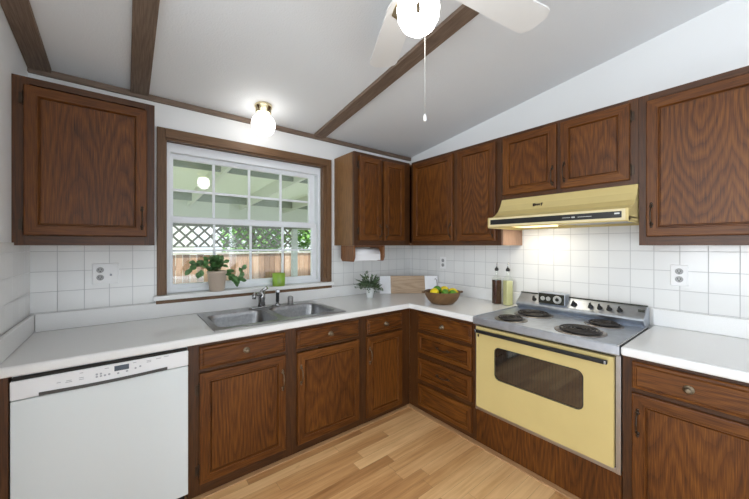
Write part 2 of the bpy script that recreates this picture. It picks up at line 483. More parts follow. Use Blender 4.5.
# strips of floor trim along the cabinet plinths
o = MB().box((-.652, -2.6, ZF), (-.612, -.612, ZF+.007), 'floor_trim_y').build('baseboard_right', bevel=.003); struct(o)
o = MB().box((-2.14, -.646, ZF), (-.655, -.613, ZF+.006), 'floor_trim_x').build('baseboard_back', bevel=.003); struct(o)

# flat brown boards on the sloping ceiling
ang = math.atan(KC)
for x0, x1, lab in ((-2.779, -2.69, 'flat brown ceiling board in the corner against the left wall'),
                    (-2.36, -2.27, 'flat brown ceiling board above the left wall cabinet and window edge'),
                    (-1.146, -1.05, 'long flat brown ceiling board passing behind the white ceiling fan')):
    m = MB().box((0, -4.6, -.022), (x1-x0, 0, 0), 'beam_y')
    o = m.build('ceiling_beam', bevel=.003)
    o.location = (x0, -.026, ceil_z(-.026)); o.rotation_euler = (-ang, 0, 0)
    tag(o, lab, 'ceiling beam', 'brown boards across the ceiling')

# ------------------------------------------------------------------ tiles
TS = .1075
def tile(name, us, vs, filled, mapf, w0, w1, loc, label):
    o = MB().grid(us, vs, filled, w0, w1, TILE, mapf).build(name)
    o.location = loc
    tag(o, label, 'tiled backsplash', 'white square wall tiles')
ox, oz = -2.679, 1.033 - 10*TS
us = [XL, -2.243, -.961, 0]; vs = [.80, .962, UB-.001]
T = lambda u: u - ox
tile('tile_backsplash', [T(u) for u in (XL, wx0-.045, wx1+.045, 0)], [v-oz for v in (.80, .925, UB-.001)],
     lambda u, v: not (wx0-.045 < u+ox < wx1+.045 and v+oz > .925), lambda u, v, w: (u, w, v), -.008, -.0005, (ox, 0, oz),
     'white square tiles on the window wall on both sides of the brown window casing')
oy = -1.88
tile('tile_backsplash', [y-oy for y in (-2.72, -1.972, -1.218, -.008)], [v-oz for v in (.80, UB-.001, 1.60)],
     lambda u, v: v+oz < UB or (-1.972 < u+oy < -1.218), lambda u, v, w: (w, u, v), -.008, -.0005, (0, oy, oz),
     'white square tiles on the right wall behind the stove and under the yellow hood')
tile('tile_backsplash', [y for y in (-.80, -.009)], [v-oz for v in (.80, UB+.012)],
     lambda u, v: True, lambda u, v, w: (w, u, v), .0005, .008, (XL, 0, oz),
     'white square tiles on the narrow left wall at the end of the worktop')

# ------------------------------------------------------------------ kitchen window (structure)
win = bpy.data.objects.new('window_1', None); COL.objects.link(win); win.location = (0, 0, 0); struct(win)
CW = .045
m = MB()
m.box((wx0-CW, -.018, .966), (wx0, -.0005, wz1+CW+.015), 'casing_v').box((wx1, -.018, .966), (wx1+CW, -.0005, wz1+CW+.015), 'casing_v')
m.box((wx0, -.018, wz1), (wx1, -.0005, wz1+CW+.015), 'casing_h')
m.build('window_casing', win, bevel=.003)
m = MB()
m.box((wx0, -.006, .966), (wx0+.008, .045, wz1), 'casing_v').box((wx1-.03, -.006, .966), (wx1, .045, wz1), 'casing_v').box((wx0, -.006, wz1-.012), (wx1, .045, wz1), 'casing_h')
m.build('window_jamb', win)
MB().box((wx0-.062, -.05, .938), (wx1+.052, .0455, .966), SILL).build('window_sill', win, bevel=.004)
MB().box((wx0-.05, -.03, .914), (wx1+.04, -.0085, .938), 'casing_h').build('sill_apron', win, bevel=.002)
# vinyl frame
fx0, fx1, fz0, fz1 = wx0+.008, wx1-.03, .966, wz1-.012
m = MB().grid([fx0, fx0+.022, fx1-.022, fx1], [fz0, fz0+.03, fz1-.06, fz1], lambda u, v: not (fx0+.022 < u < fx1-.022 and fz0+.03 < v < fz1-.06), .045, .125, VINYL, lambda u, v, w: (u, w, v))
m.build('window_frame', win, bevel=.004)
def sash(x0, x1, z0, z1, gx0, gx1, gz0, gz1, y0, y1, mx, mz, mw):
    o = MB().grid([x0, gx0, gx1, x1], [z0, gz0, gz1, z1], lambda u, v: not (gx0 < u < gx1 and gz0 < v < gz1), y0, y1, VINYL, lambda u, v, w: (u, w, v)).build('sash', win, bevel=.004)
    o['kind'] = 'structure'
    ym = (y0+y1)/2
    MB().box((gx0-.004, ym-.002, gz0-.004), (gx1+.004, ym+.002, gz1+.004), PANE).build('glass', o)
    for x in mx: MB().box((x-mw, ym-.009, gz0), (x+mw, ym+.009, gz1), VINYL).build('muntin', o)
    for z in mz: MB().box((gx0, ym-.0085, z-mw), (gx1, ym+.0085, z+mw), VINYL).build('muntin', o)
sash(-2.165, -1.085, 1.440, 1.905, -2.132, -1.138, 1.478, 1.862, .085, .115, (-1.885, -1.637, -1.388), (1.655,), .008)
sash(-2.165, -1.085, .985, 1.472, -2.138, -1.128, 1.024, 1.430, .050, .080, (-1.888, -1.636, -1.384), (1.245,), .007)
MB().box((-1.69, .044, 1.464), (-1.61, .052, 1.476), VINYL).box((-1.655, .038, 1.468), (-1.645, .050, 1.486), VINYL).build('sash_lock', win, bevel=.002)
# rear and dining windows, unseen behind the camera, added for light
for n, (a0, a1, fixed, ax) in enumerate(((-3.3, -.5, -5.08, 'y'), (-3.8, -1.4, -5.28, 'x'))):
    mp = (lambda u, v, w: (u, w, v)) if ax == 'y' else (lambda u, v, w: (w, u, v))
    mid = (a0+a1)/2
    o = MB().grid([a0, a0+.05, mid-.025, mid+.025, a1-.05, a1], [.6, .65, 2.35, 2.4], lambda u, v: not (.65 < v < 2.35 and (a0+.05 < u < mid-.025 or mid+.025 < u < a1-.05)), fixed-.04, fixed+.04, VINYL, mp).build('window_%d' % (n+2), bevel=.004)
    struct(o)

# ------------------------------------------------------------------ cabinet builder
def rect_rings(m, x0, x1, z0, z1, prof, mats, y=0, cap=None):
    """stack of rectangles: prof=(inset, depth towards the front)"""
    K = []
    for i, d in prof:
        K.append(m.add([(x0+i, y-d, z0+i), (x1-i, y-d, z0+i), (x1-i, y-d, z1-i), (x0+i, y-d, z1-i)]))
    for a, b in zip(K, K[1:]):
        for s in range(4):
            t = (s+1) % 4
            m.face([a+s, a+t, b+t, b+s], mats[s % 2])
    if cap is not None: m.face([K[-1]+i for i in range(4)], cap)
    return K
def make_pull(parent, x, z, y, vert=True, L=.088, mt=BRONZE):
    """bow handle with leaf-shaped ends; sits on plane y, sticks out to -y"""
    m = MB()
    h = L/2
    def P(a, out, side=0): return (x+side, y-out, z+a) if vert else (x+a, y-out, z+side)
    pts = [P(-h, .003), P(-h*.86, .014), P(-h*.6, .022), P(0, .025), P(h*.6, .022), P(h*.86, .014), P(h, .003)]
    m.tube(pts, [.003, .0032, .0027, .0036, .0027, .0032, .003], mt, 8)
    for s in (-1, 1):
        m.lathe([(.008, 0), (.008, .0025), (.0055, .005), (.002, .006)], mt, P(s*h, 0), (0, -1, 0), 12)
        m.lathe([(.006, 0), (.006, .002), (.002, .004)], mt, P(s*(h+.013), 0), (0, -1, 0), 10)
    return m.build('pull_handle', parent)
def make_knob(parent, x, z, y):
    m = MB()
    m.lathe([(.0175, 0), (.0175, .002), (.015, .0035), (.007, .005), (.0055, .011), (.010, .015), (.0125, .019), (.011, .023), (.005, .025)], ANTIQUE, (x, y, z), (0, -1, 0), 20)
    return m.build('knob', parent)
def make_hinge(parent, x, z, y, side):
    m = MB()
    m.box((x, y-.003, z-.024), (x+side*.016, y, z+.024), BRONZE)
    m.lathe([(.0045, -.026), (.0045, .026)], BRONZE, (x, y-.006, z), (0, 0, 1), 10)
    m.ball((x, y-.006, z+.029), .005, BRONZE, 8, 6).ball((x, y-.006, z-.029), .005, BRONZE, 8, 6)
    return m.build('hinge', parent)
def door_leaf(parent, x0, x1, z0, z1, y, name='door', fw=.046, t=.020, mv='oak_v', mh='oak_h'):
    m = MB()
    mats = ('oak_frame_h', 'oak_frame_v')
    rect_rings(m, x0, x1, z0, z1, [(0, 0), (0, t-.005), (.0015, t-.0015), (.005, t), (fw-.006, t), (fw-.004, t+.0022), (fw, t+.0022), (fw+.002, t-.002), (fw+.004, t-.006), (fw+.0045, t-.0095)], mats, y)
    m.face([0, 3, 2, 1], mv)
    d = m.build(name, parent)
    p = MB()
    i0 = fw+.004
    rect_rings(p, x0, x1, z0, z1, [(i0, t-.009), (i0+.003, t-.009), (i0+.006, t-.0045)], (mh, mv), y, mv if name == 'door' else mh)
    p.build('panel', d)
    return d
def door(parent, x0, x1, z0, z1, y, hinge='L', pull=None, hz=None, mt=BRONZE, fig=None):
    d = door_leaf(parent, x0, x1, z0, z1, y)
    if fig:
        for ch in COL.objects:
            if ch.parent == d and ch.name.startswith('panel'):
                for k, mm in enumerate(ch.data.materials):
                    if mm.name == 'oak_v': ch.data.materials[k] = MATS[fig]
    e, sd = (x0-.001, -1) if hinge == 'L' else (x1+.001, 1)
    for hzz in (hz or (z0+.075, z1-.075)):
        make_hinge(d, e, hzz, y, sd)
    px = x1-.021 if hinge == 'L' else x0+.021
    if pull: make_pull(d, px, pull, y-.020, True, mt=mt)
    return d
def drawer(parent, x0, x1, z0, z1, y, style='slab', hw='knob'):
    if style == 'slab':
        m = MB()
        rect_rings(m, x0, x1, z0, z1, [(0, 0), (0, .012), (.004, .0165), (.010, .017), (.012, .0145), (.015, .0145), (.019, .020)], ('oak_h', 'oak_h'), y, 'oak_h')
        m.face([0, 3, 2, 1], 'oak_h')
        d = m.build('drawer', parent); yy = y-.020
    else:
        d = door_leaf(parent, x0, x1, z0, z1, y, 'drawer', fw=.030); yy = y-.0155
    xm, zm = (x0+x1)/2, (z0+z1)/2
    if hw == 'knob': make_knob(d, xm, zm, yy)
    elif hw == 'pull': make_pull(d, xm, zm, yy, False)
    return d
def cabinet(name, label, loc, rz, Wd, D, H, stiles, rails, group, cat, left_end=None, right_end=None, hollow=True, back=True):
    """local frame: x along the front, -y to the front (frame face at -D), z up"""
    t = thing(name, label, cat, loc, rz, group)
    m = MB(); yb = -D+.022
    m.box((0, yb, 0), (.016, 0, H), left_end or 'oak_plain').box((Wd-.016, yb, 0), (Wd, 0, H), right_end or 'oak_plain')
    m.box((.016, yb, .008), (Wd-.016, 0, .024), 'raw_board')
    if not hollow: m.box((.016, yb, H-.016), (Wd-.016, 0, H), 'raw_board')
    if back: m.box((.016, -.008, .024), (Wd-.016, 0, H-.016), 'raw_board')
    m.build('body', t)
    f = MB()
    for a, b in stiles: f.box((a, yb, 0), (b, -D, H), 'oak_plain')
    for i in range(len(stiles)-1):
        a, b = stiles[i][1], stiles[i+1][0]
        for r in rails:
            f.box((a, yb, r[0]), (b, -D, r[1]), 'oak_plain_h')
    f.build('face_frame', t)
    return t

# ------------------------------------------------------------------ base cabinets
BH = CB - ZF
def zl(z): return z - ZF
D0 = .612
RAILS = [(0, .068), (zl(.632), zl(.668)), (zl(.752), BH)]
# sink cabinet: local x = world x + 2.14
SX = -2.142
t = cabinet('sink_cabinet', 'double-door oak base cabinet under the steel sink beside the dishwasher', (SX, 0, ZF), 0, 1.062, D0, BH,
            [(0, .058), (.490, .580), (1.018, 1.062)], RAILS, 'oak base cabinets', 'base cabinet', back=False)
def X(x): return x - SX
drawer(t, X(-2.092), X(-1.643), zl(.657), zl(.770), -D0)
drawer(t, X(-1.571), X(-1.116), zl(.655), zl(.767), -D0)
door(t, X(-2.092), X(-1.643), zl(.082), zl(.638), -D0, 'L', zl(.497), (zl(.15), zl(.555)), ANTIQUE)
door(t, X(-1.569), X(-1.114), zl(.074), zl(.628), -D0, 'R', zl(.497), None, ANTIQUE)
t = cabinet('base_cabinet', 'narrow single-door oak base cabinet in the corner right of the sink cabinet', (-1.079, 0, ZF), 0, .467, D0, BH,
            [(0, .042), (.367, .467)], RAILS, 'oak base cabinets', 'base cabinet')
X = lambda x: x + 1.079
drawer(t, X(-1.044), X(-.706), zl(.647), zl(.758), -D0)
door(t, X(-1.044), X(-.706), zl(.058), zl(.630), -D0, 'R', zl(.50), None, ANTIQUE)
# drawer bank on the right wall : local x = -(y + .613)
t = cabinet('drawer_cabinet', 'oak base cabinet with four stacked drawers between corner and yellow oven', (0, -.613, ZF), -PI/2, .603, D0, BH,
            [(0, .106), (.578, .603)], [(0, .05), (zl(.217), zl(.255)), (zl(.416), zl(.455)), (zl(.606), zl(.640)), (zl(.752), BH)], 'oak base cabinets', 'base cabinet')
Y = lambda y: -(y + .613)
for z0, z1, st, hw in ((.643, .764, 'slab', 'knob'), (.466, .619, 'frame', 'pull'), (.265, .428, 'frame', 'pull'), (.064, .229, 'frame', None)):
    drawer(t, Y(-.718), Y(-1.194), zl(z0), zl(z1), -D0, st, hw)
# right base cabinet
t = cabinet('base_cabinet', 'oak base cabinet with one wide drawer over a door right of the oven', (0, -1.979, ZF), -PI/2, .70, D0, BH,
            [(0, .045), (.655, .70)], RAILS, 'oak base cabinets', 'base cabinet')
Y = lambda y: -(y + 1.979)
dr = drawer(t, Y(-2.015), Y(-2.645), zl(.652), zl(.770), -D0, 'slab', None)
make_knob(dr, Y(-2.195), zl(.708), -D0-.020)
door(t, Y(-2.015), Y(-2.645), zl(.078), zl(.632), -D0, 'R', zl(.507))
# end panel left of the dishwasher
o = MB().box((XL+.009, -.632, ZF), (-2.726, -.012, CB-.001), 'oak_plain').build('end_panel', bevel=.002)
tag(o, 'narrow brown wooden end panel left of the white dishwasher', 'end panel')
# wooden plinth box under the oven
o = MB().box((-.612, -1.976, ZF), (-.012, -1.219, .236), 'oak_v').build('oven_plinth', bevel=.002)
tag(o, 'plain dark oak plinth panel below the yellow oven door', 'plinth')

# ------------------------------------------------------------------ worktops
sx0, sx1, sy0, sy1 = -2.000, -1.220, -.560, -.155     # cut-out for the bowls
def L_fill(u, v):
    if sx0 < u < sx1 and sy0 < v < sy1: return False
    return (u < -.0 and v > -.645) or u > -.645
wt = thing('worktop', 'white laminate L-shaped worktop around the sink with the corner', 'worktop', (0, 0, CB), 0, 'white laminate worktops')
m = MB().grid([XL+.009, sx0, sx1, -.645, -.009], [-1.216, -.645, sy0, sy1, -.009], L_fill, 0, CT-CB, LAMI)
m.build('worktop_slab', wt, bevel=.010, seg=3)
MB().box((XL+.028, -.028, CT-CB), (-.029, -.009, CT-CB+.094), LAMI).build('back_lip', wt, bevel=.004)
MB().box((-.028, -1.216, CT-CB), (-.009, -.009, CT-CB+.094), LAMI).build('side_lip', wt, bevel=.004)
MB().box((XL+.0095, -.64, CT-CB), (XL+.027, -.009, CT-CB+.094), LAMI).build('end_lip', wt, bevel=.004)
wt = thing('worktop', 'white laminate worktop section right of the stove', 'worktop', (0, 0, CB), 0, 'white laminate worktops')
MB().box((-.645, -2.70, 0), (-.009, -1.978, CT-CB), LAMI).build('worktop_slab', wt, bevel=.010, seg=3)
MB().box((-.028, -2.70, CT-CB), (-.009, -1.978, CT-CB+.094), LAMI).build('side_lip', wt, bevel=.004)

# ------------------------------------------------------------------ sink and taps
def rrect(x0, x1, y0, y1, r, z, n=6):
    pts = []
    for cx, cy, a0 in ((x1-r, y1-r, 0), (x0+r, y1-r, PI/2), (x0+r, y0+r, PI), (x1-r, y0+r, 1.5*PI)):
        for i in range(n+1):
            a = a0 + PI/2*i/n
            pts.append((cx+r*math.cos(a), cy+r*math.sin(a), z))
    return pts
sk = thing('kitchen_sink', 'double-bowl stainless steel sink set into the white worktop', 'sink', (0, 0, CT))
bx = [(-1.985, -1.640), (-1.600, -1.236)]; by0, by1 = -.545, -.170
m = MB()
ox0, ox1, oy0, oy1 = -2.014, -1.204, -.592, -.078
h = .006
us_ = [ox0, bx[0][0], bx[0][1], bx[1][0], bx[1][1], ox1]; vs_ = [oy0, by0, by1, oy1]
for i in range(5):
    for j in range(3):
        if j == 1 and i in (1, 3): continue
        a, b, c, d = us_[i], us_[i+1], vs_[j], vs_[j+1]
        k = m.add([(a, c, h), (b, c, h), (b, d, h), (a, d, h)]); m.face([k, k+1, k+2, k+3], STEEL)
k = m.add([(ox0, oy0, h), (ox1, oy0, h), (ox1, oy1, h), (ox0, oy1, h), (ox0-.004, oy0-.004, .0005), (ox1+.004, oy0-.004, .0005), (ox1+.004, oy1+.004, .0005), (ox0-.004, oy1+.004, .0005)])
for i in range(4):
    j = (i+1) % 4; m.face([k+i, k+4+i, k+4+j, k+j], STEEL)
for x0, x1 in bx:                                       # rounded corners of the openings
    r = .055
    ring = rrect(x0, x1, by0, by1, r, h); n = len(ring)//4
    cs = [(x1, by1), (x0, by1), (x0, by0), (x1, by0)]
    for q in range(4):
        k = m.add([(*cs[q], h)] + ring[q*n:(q+1)*n])
        for i in range(n-1): m.face([k, k+1+i, k+2+i], STEEL)
m.build('rim', sk)
for x0, x1 in bx:
    m = MB(); R = []
    for ins, z, r in ((0, h, .055), (.004, .002, .055), (.007, -.02, .055), (.016, -.125, .06), (.03, -.145, .065), (.06, -.152, .07)):
        R.append(rrect(x0+ins, x1-ins, by0+ins, by1-ins, r, z))
    m.rings(R, STEEL, cap0=False, cap1=True)
    cx, cy = (x0+x1)/2, (by0+by1)/2
    m.lathe([(.04, -.1515), (.038, -.150), (.03, -.1515)], CHROME, (cx, cy, 0), seg=20)
    m.build('bowl', sk, fix=False)
fc = thing('faucet', 'short chrome single-handle kitchen tap behind the sink', 'tap', (-1.612, -.112, CT+.0065))
MB().lathe([(.028, 0), (.028, .008), (.02, .014)], CHROME, (0, 0, 0)).rings([rrect(-.088, .088, -.028, .028, .027, 0), rrect(-.088, .088, -.028, .028, .027, .006), rrect(-.082, .082, -.022, .022, .021, .009)], CHROME).build('deck_plate', fc)
MB().lathe([(.026, .008), (.023, .045), (.026, .070), (.026, .098), (.019, .112), (.007, .117)], CHROME).build('tap_body', fc)
MB().tube([(0, 0, .078), (-.030, -.035, .100), (-.068, -.088, .114), (-.088, -.118, .110), (-.092, -.124, .084)], [.015, .0145, .0135, .0135, .013], CHROME, 12).build('spout', fc)
MB().tube([(0, 0, .112), (.012, -.006, .125), (.035, -.020, .142)], [.013, .011, .013], CHROME, 10).build('tap_handle', fc)
sp = thing('side_sprayer', 'black and chrome pull-out sprayer standing right of the tap', 'sprayer', (-1.492, -.108, CT+.0065))
MB().lathe([(.023, 0), (.023, .006), (.015, .014), (.012, .022)], CHROME).build('base_collar', sp)
MB().lathe([(.010, .022), (.0125, .03), (.0115, .075), (.013, .092)], BLACK).build('grip', sp)
MB().lathe([(.013, .092), (.015, .100), (.014, .112), (.008, .117)], CHROME).tube([(0, 0, .104), (-.004, -.022, .108)], .011, CHROME, 10).build('spray_head', sp)
o = MB().lathe([(.025, 0), (.025, .004), (.021, .006), (.021, .050), (.016, .058), (.007, .062)], STEEL, seg=24).build('air_gap_cap'); o.location = (-1.395, -.118, CT+.0065)
tag(o, 'small round-topped metal cap on the sink ledge right of the sprayer', 'sink fitting')

# ------------------------------------------------------------------ dishwasher
dw = thing('dishwasher', 'white built-in dishwasher under the left end of the worktop', 'dishwasher', (-2.722, -.02, ZF))
wd = .580; fy = -.612
MB().box((.002, fy+.02, .045), (wd-.002, 0, BH-.004), WHITEENAMEL).build('tub_casing', dw)
MB().box((.01, fy+.06, 0), (wd-.01, fy+.04, .045), BLACK).build('toe_kick', dw)
MB().box((.0, fy, .045), (wd, fy+.02, .672), WHITEENAMEL).build('door', dw, bevel=.004)
cp = MB()
NS = 24; top = BH-.02
# control panel with a handle slot that sags in the middle
def sag(x):
    u = (x-.076)/(.494-.076)
    return .682 - .005*math.sin(PI*min(max(u, 0), 1))
cp.box((0, fy-.004, .676), (wd, fy+.02, top), WHITEPANEL)
cp.build('control_panel', dw, bevel=.004)
m = MB(); pts_t = []; pts_b = []
xs_ = [.076+(.494-.076)*i/NS for i in range(NS+1)]
m.rings([[(x, fy-.007, sag(x)+.008), (x, fy-.007, sag(x)-.005), (x, fy-.001, sag(x)-.005), (x, fy-.001, sag(x)+.008)] for x in xs_], SLOT, smooth=False)
m.build('handle_slot', dw)
MB().box((.005, fy+.002, top), (wd-.005, fy+.03, top+.011), GAPSHADE).build('top_gap_shade', dw)  # dark strip, painted shade of the gap under the worktop
MB().box((.302, fy-.0055, .716), (.352, fy-.0035, .738), LCD).build('display', dw)
for bxx, bz in ((.245, .706), (.258, .706), (.271, .706), (.245, .716), (.258, .716), (.285, .707), (.315, .704), (.345, .706), (.375, .712), (.392, .716)):
    MB().lathe([(.0042, 0), (.0040, .0015)], MARK, (bxx, fy-.004, bz+.001), (0, -1, 0), 10).build('button', dw)
m = MB()
for a, b, z in ((.125, .137, .713), (.15, .17, .708), (.152, .168, .714), (.19, .205, .716), (.19, .205, .709), (.192, .203, .735), (.27, .284, .735), (.366, .378, .738), (.415, .432, .735), (.415, .432, .729), (.45, .47, .737), (.48, .50, .740)):
    MB().box((a, fy-.0046, z-.001), (b, fy-.0036, z+.0012), MARK).build('printed_mark', dw)

# ------------------------------------------------------------------ range (oven and hob); local x = -(y+1.2185)
RW = .757
rg = thing('electric_range', 'harvest yellow electric oven with a steel four-burner hob', 'stove', (-.010, -1.2185, .236), -PI/2)
rz = lambda z: z - .236
rf = -.600      # front plane of the carcass (local y; world x = y - .010)
m = MB().box((.004, rf, 0), (RW-.004, -.01, rz(.784)), TRIMSTEEL); m.build('oven_body', rg, bevel=.003)
# steel side strips and bottom strip that frame the door
m = MB().box((.0, rf-.012, .0), (.014, rf, rz(.782)), TRIMSTEEL).box((RW-.020, rf-.012, 0), (RW, rf, rz(.782)), TRIMSTEEL).box((.014, rf-.010, 0), (RW-.020, rf, .024), TRIMSTEEL)
m.build('steel_frame', rg, bevel=.002)
m = MB().box((.014, rf-.004, .024), (RW-.02, rf, rz(.782)), GAPSHADE); m.build('door_gap_shade', rg)  # dark sheet, painted shade in the gap around the door
# door with a rounded window
wxa, wxb, wza, wzb = .148, .610, rz(.478), rz(.667)
dx0, dx1, dz0, dz1 = .019, RW-.023, rz(.266), rz(.770)
m = MB()
n = 6
hole = [(p[0], p[1]) for p in rrect(wxa, wxb, wza, wzb, .028, 0, n)]
yf, yb = rf-.030, rf-.006
cs = [(dx1, dz1), (dx0, dz1), (dx0, dz0), (dx1, dz0)]
k = m.add([(x, yf, z) for x, z in cs] + [(x, yf, z) for x, z in hole] + [(x, yb, z) for x, z in hole] + [(x, yb, z) for x, z in cs])
nh = len(hole); q = n+1
for c in range(4):
    for i in range(q-1): m.face([k+c, k+4+c*q+i, k+4+c*q+i+1], YELLOW)
    c2 = (c+1) % 4
    m.face([k+c, k+4+c*q+q-1, k+4+(c2*q) % nh, k+c2], YELLOW)
    m.face([k+c, k+c2, k+4+2*nh+c2, k+4+2*nh+c], YELLOW)
for i in range(nh):
    j = (i+1) % nh; m.face([k+4+i, k+4+j, k+4+nh+j, k+4+nh+i], BLACK)
od = m.build('oven_door', rg)
g = MB().rings([[(x, yf+.003, z) for x, z in hole], [(x, yb, z) for x, z in hole]], SMOKE, smooth=False); g.build('door_window', od)
g = MB()
for i in range(1, 30):
    x = wxa + (wxb-wxa)*i/30
    g.box((x-.0005, yf+.0024, wza+.012), (x+.0005, yf+.0032, wzb-.012), CLOCKFACE)
g.build('window_screen', od)
g = MB(); R1 = []
for e in (.0, .004):
    R1.append([(p[0], yf-.0015, p[1]) for p in rrect(wxa-e, wxb+e, wza-e, wzb+e, .028+e, 0, n)])
g.rings(R1, BLACK, cap0=False, cap1=False); g.build('window_gasket', od, fix=False)
g = MB().box((dx0+.004, yf-.034, rz(.737)), (dx1-.018, yf-.014, rz(.757)), BLACK)
g.build('door_handle', od, bevel=.005)
for x in (dx0+.006, dx1-.030): MB().box((x, yf-.036, rz(.739)), (x+.010, yf, rz(.755)), CHROME).build('handle_bracket', od, bevel=.002)
MB().box((dx0+.010, yf-.002, rz(.707)), (dx0+.020, yf, rz(.724)), BRONZE).build('badge', od)
# hob
ht = rz(CT+.004)
m = MB()
prof = [(-.628, rz(.780)), (-.638, rz(.786)), (-.638, ht-.008), (-.632, ht), (-.622, ht), (-.612, ht-.005), (-.10, ht-.005), (-.10, rz(.784)), (-.5, rz(.784))]
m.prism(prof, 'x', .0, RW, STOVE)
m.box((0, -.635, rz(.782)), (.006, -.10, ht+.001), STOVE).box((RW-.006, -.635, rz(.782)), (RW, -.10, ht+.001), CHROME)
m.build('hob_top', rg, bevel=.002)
# backguard with sloping control panel
hb = ht - .007
m = MB()
P = [(-.128, ht-.006), (-.132, hb+.012), (-.150, hb+.030), (-.158, hb+.042), (-.152, hb+.052), (-.142, hb+.056), (-.090, hb+.100), (-.074, hb+.112), (-.066, hb+.112), (-.022, hb+.098), (-.022, ht-.006)]
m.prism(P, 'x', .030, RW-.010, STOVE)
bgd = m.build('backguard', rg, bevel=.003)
MB().box((.028, -.079, hb+.109), (RW-.008, -.062, hb+.117), CLOCKFACE).build('top_trim', bgd, bevel=.002)
sl = Vector((0, -.044, .052)).normalized()              # normal of the sloping panel
def on_panel(x, s):
    return Vector((x, -.142+.052*s, hb+.056+.044*s))
nrm = Vector((0, -.044, .052)).normalized()
for lx, big in ((.145, .8), (.394, 1.0), (.486, .8), (.533, .8), (.581, .8), (.632, .8)):
    c = on_panel(lx, .45)
    g = MB().lathe([(.019*big, 0), (.018*big, .004), (.012*big, .006), (.011*big, .018), (.008*big, .020)], BLACK, c, nrm, 20)
    g.box((lx-.0035, c.y-.022, c.z+.003), (lx+.0035, c.y-.004, c.z+.028), BLACK)
    g.build('control_knob', bgd, bevel=.001)
# clock box
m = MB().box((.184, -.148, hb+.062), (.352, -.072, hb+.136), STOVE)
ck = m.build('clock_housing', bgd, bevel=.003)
MB().box((.188, -.150, hb+.065), (.348, -.147, hb+.133), CLOCKFACE).build('clock_panel', ck)
for lx, r in ((.215, .014), (.250, .014), (.306, .026)):
    g = MB().lathe([(r, 0), (r, .003), (r*.8, .004), (r*.75, .002)], DIAL, (lx, -.150, hb+.098), (0, -1, 0), 24)
    g.lathe([(r*.45, 0), (r*.4, .006)], CLOCKFACE if r > .02 else DIAL, (lx, -.151, hb+.098), (0, -1, 0), 16)
    g.box((lx-.001, -.1565, hb+.098), (lx+.001, -.155, hb+.098+r*.7), BLACK)
    g.build('dial', ck)
MB().box((.713, -.112, hb+.070), (.742, -.100, hb+.096), CLOCKFACE).build('badge', bgd, bevel=.001)
# burners : world (x,y) -> local
for wx, wy, R in ((-.530, -1.407, .076), (-.500, -1.770, .100), (-.285, -1.430, .098), (-.240, -1.803, .076)):
    lx, ly = -(wy+1.2185), wx + .010
    g = MB().lathe([(R+.018, .0), (R+.018, .004), (R+.010, .006), (R+.004, .003), (R*.5, .0015), (.02, .0012)], DRIP, (lx, ly, ht-.0055), (0, 0, 1), 36)
    g.build('drip_pan', rg)
    g = MB(); pts = []
    turns = 4 if R < .09 else 5
    for i in range(turns*24+1):
        a = 2*PI*i/24; r = .016 + (R-.018)*i/(turns*24)
        pts.append((lx+r*math.cos(a), ly+r*math.sin(a), ht+.008))
    g.tube(pts, .0052, COIL, 6)
    for a in (0, 2*PI/3, 4*PI/3):
        g.tube([(lx, ly, ht+.001), (lx+R*math.cos(a+.5), ly+R*math.sin(a+.5), ht+.001)], .002, COIL, 6)
    g.build('burner_coil', rg)

# ------------------------------------------------------------------ wall cabinets
UH = UT - UB
UD = .305
def ul(z): return z - UB
UR = [(0, .044), (UH-.030, UH)]
t = cabinet('wall_cabinet', 'single-door oak wall cabinet left of the window', (XL+.0005, 0, UB), 0, .522, UD, UH, [(0, .052), (.475, .522)], UR, 'oak wall cabinets', 'wall cabinet', hollow=False)
door(t, .038, .487, ul(1.327), ul(2.005), -UD, 'L', ul(1.425), (ul(1.375), ul(1.945)))
t = cabinet('wall_cabinet', 'two-door oak wall cabinet in the corner right of the window above the paper towel', (-.936, 0, UB), 0, .93, UD, UH, [(0, .056), (.276, .310), (.542, .630)], UR, 'oak wall cabinets', 'wall cabinet', left_end='veneer', hollow=False)
X = lambda x: x + .936
door(t, X(-.891), X(-.659), ul(1.322), ul(2.015), -UD, 'L', ul(1.40))
door(t, X(-.628), X(-.387), ul(1.322), ul(2.012), -UD, 'R', ul(1.40))
t = cabinet('wall_cabinet', 'two-door oak wall cabinet on the right wall between corner and hood', (0, -.328, UB), -PI/2, .888, UD, UH, [(0, .048), (.468, .532), (.842, .888)], UR, 'oak wall cabinets', 'wall cabinet', right_end='raw_board', hollow=False)
Y = lambda y: -(y + .328)
door(t, Y(-.365), Y(-.805), ul(1.320), ul(2.020), -UD, 'L', ul(1.40))
door(t, Y(-.850), Y(-1.180), ul(1.316), ul(2.020), -UD, 'L', ul(1.40), fig='oak_figured')
HB = 1.600
t = cabinet('wall_cabinet', 'short two-door oak wall cabinet above the yellow range hood', (0, -1.217, HB), -PI/2, .7555, UD, UT-HB, [(0, .028), (.358, .396), (.712, .7555)], [(0, .034), (UT-HB-.030, UT-HB)], 'oak wall cabinets', 'wall cabinet', hollow=False)
Y = lambda y: -(y + 1.217)
door(t, Y(-1.235), Y(-1.582), .028, UT-HB-.022, -UD, 'L', .110, (.075, UT-HB-.09))
door(t, Y(-1.606), Y(-1.939), .024, UT-HB-.022, -UD, 'R', .120, (.075, UT-HB-.09))
t = cabinet('wall_cabinet', 'tall single-door oak wall cabinet at the right edge beyond the hood', (0, -1.974, UB), -PI/2, .60, UD, UH, [(0, .042), (.558, .60)], UR, 'oak wall cabinets', 'wall cabinet', hollow=False)
door(t, .031, .570, ul(1.325), ul(2.008), -UD, 'R', ul(1.432), fig='oak_figured')

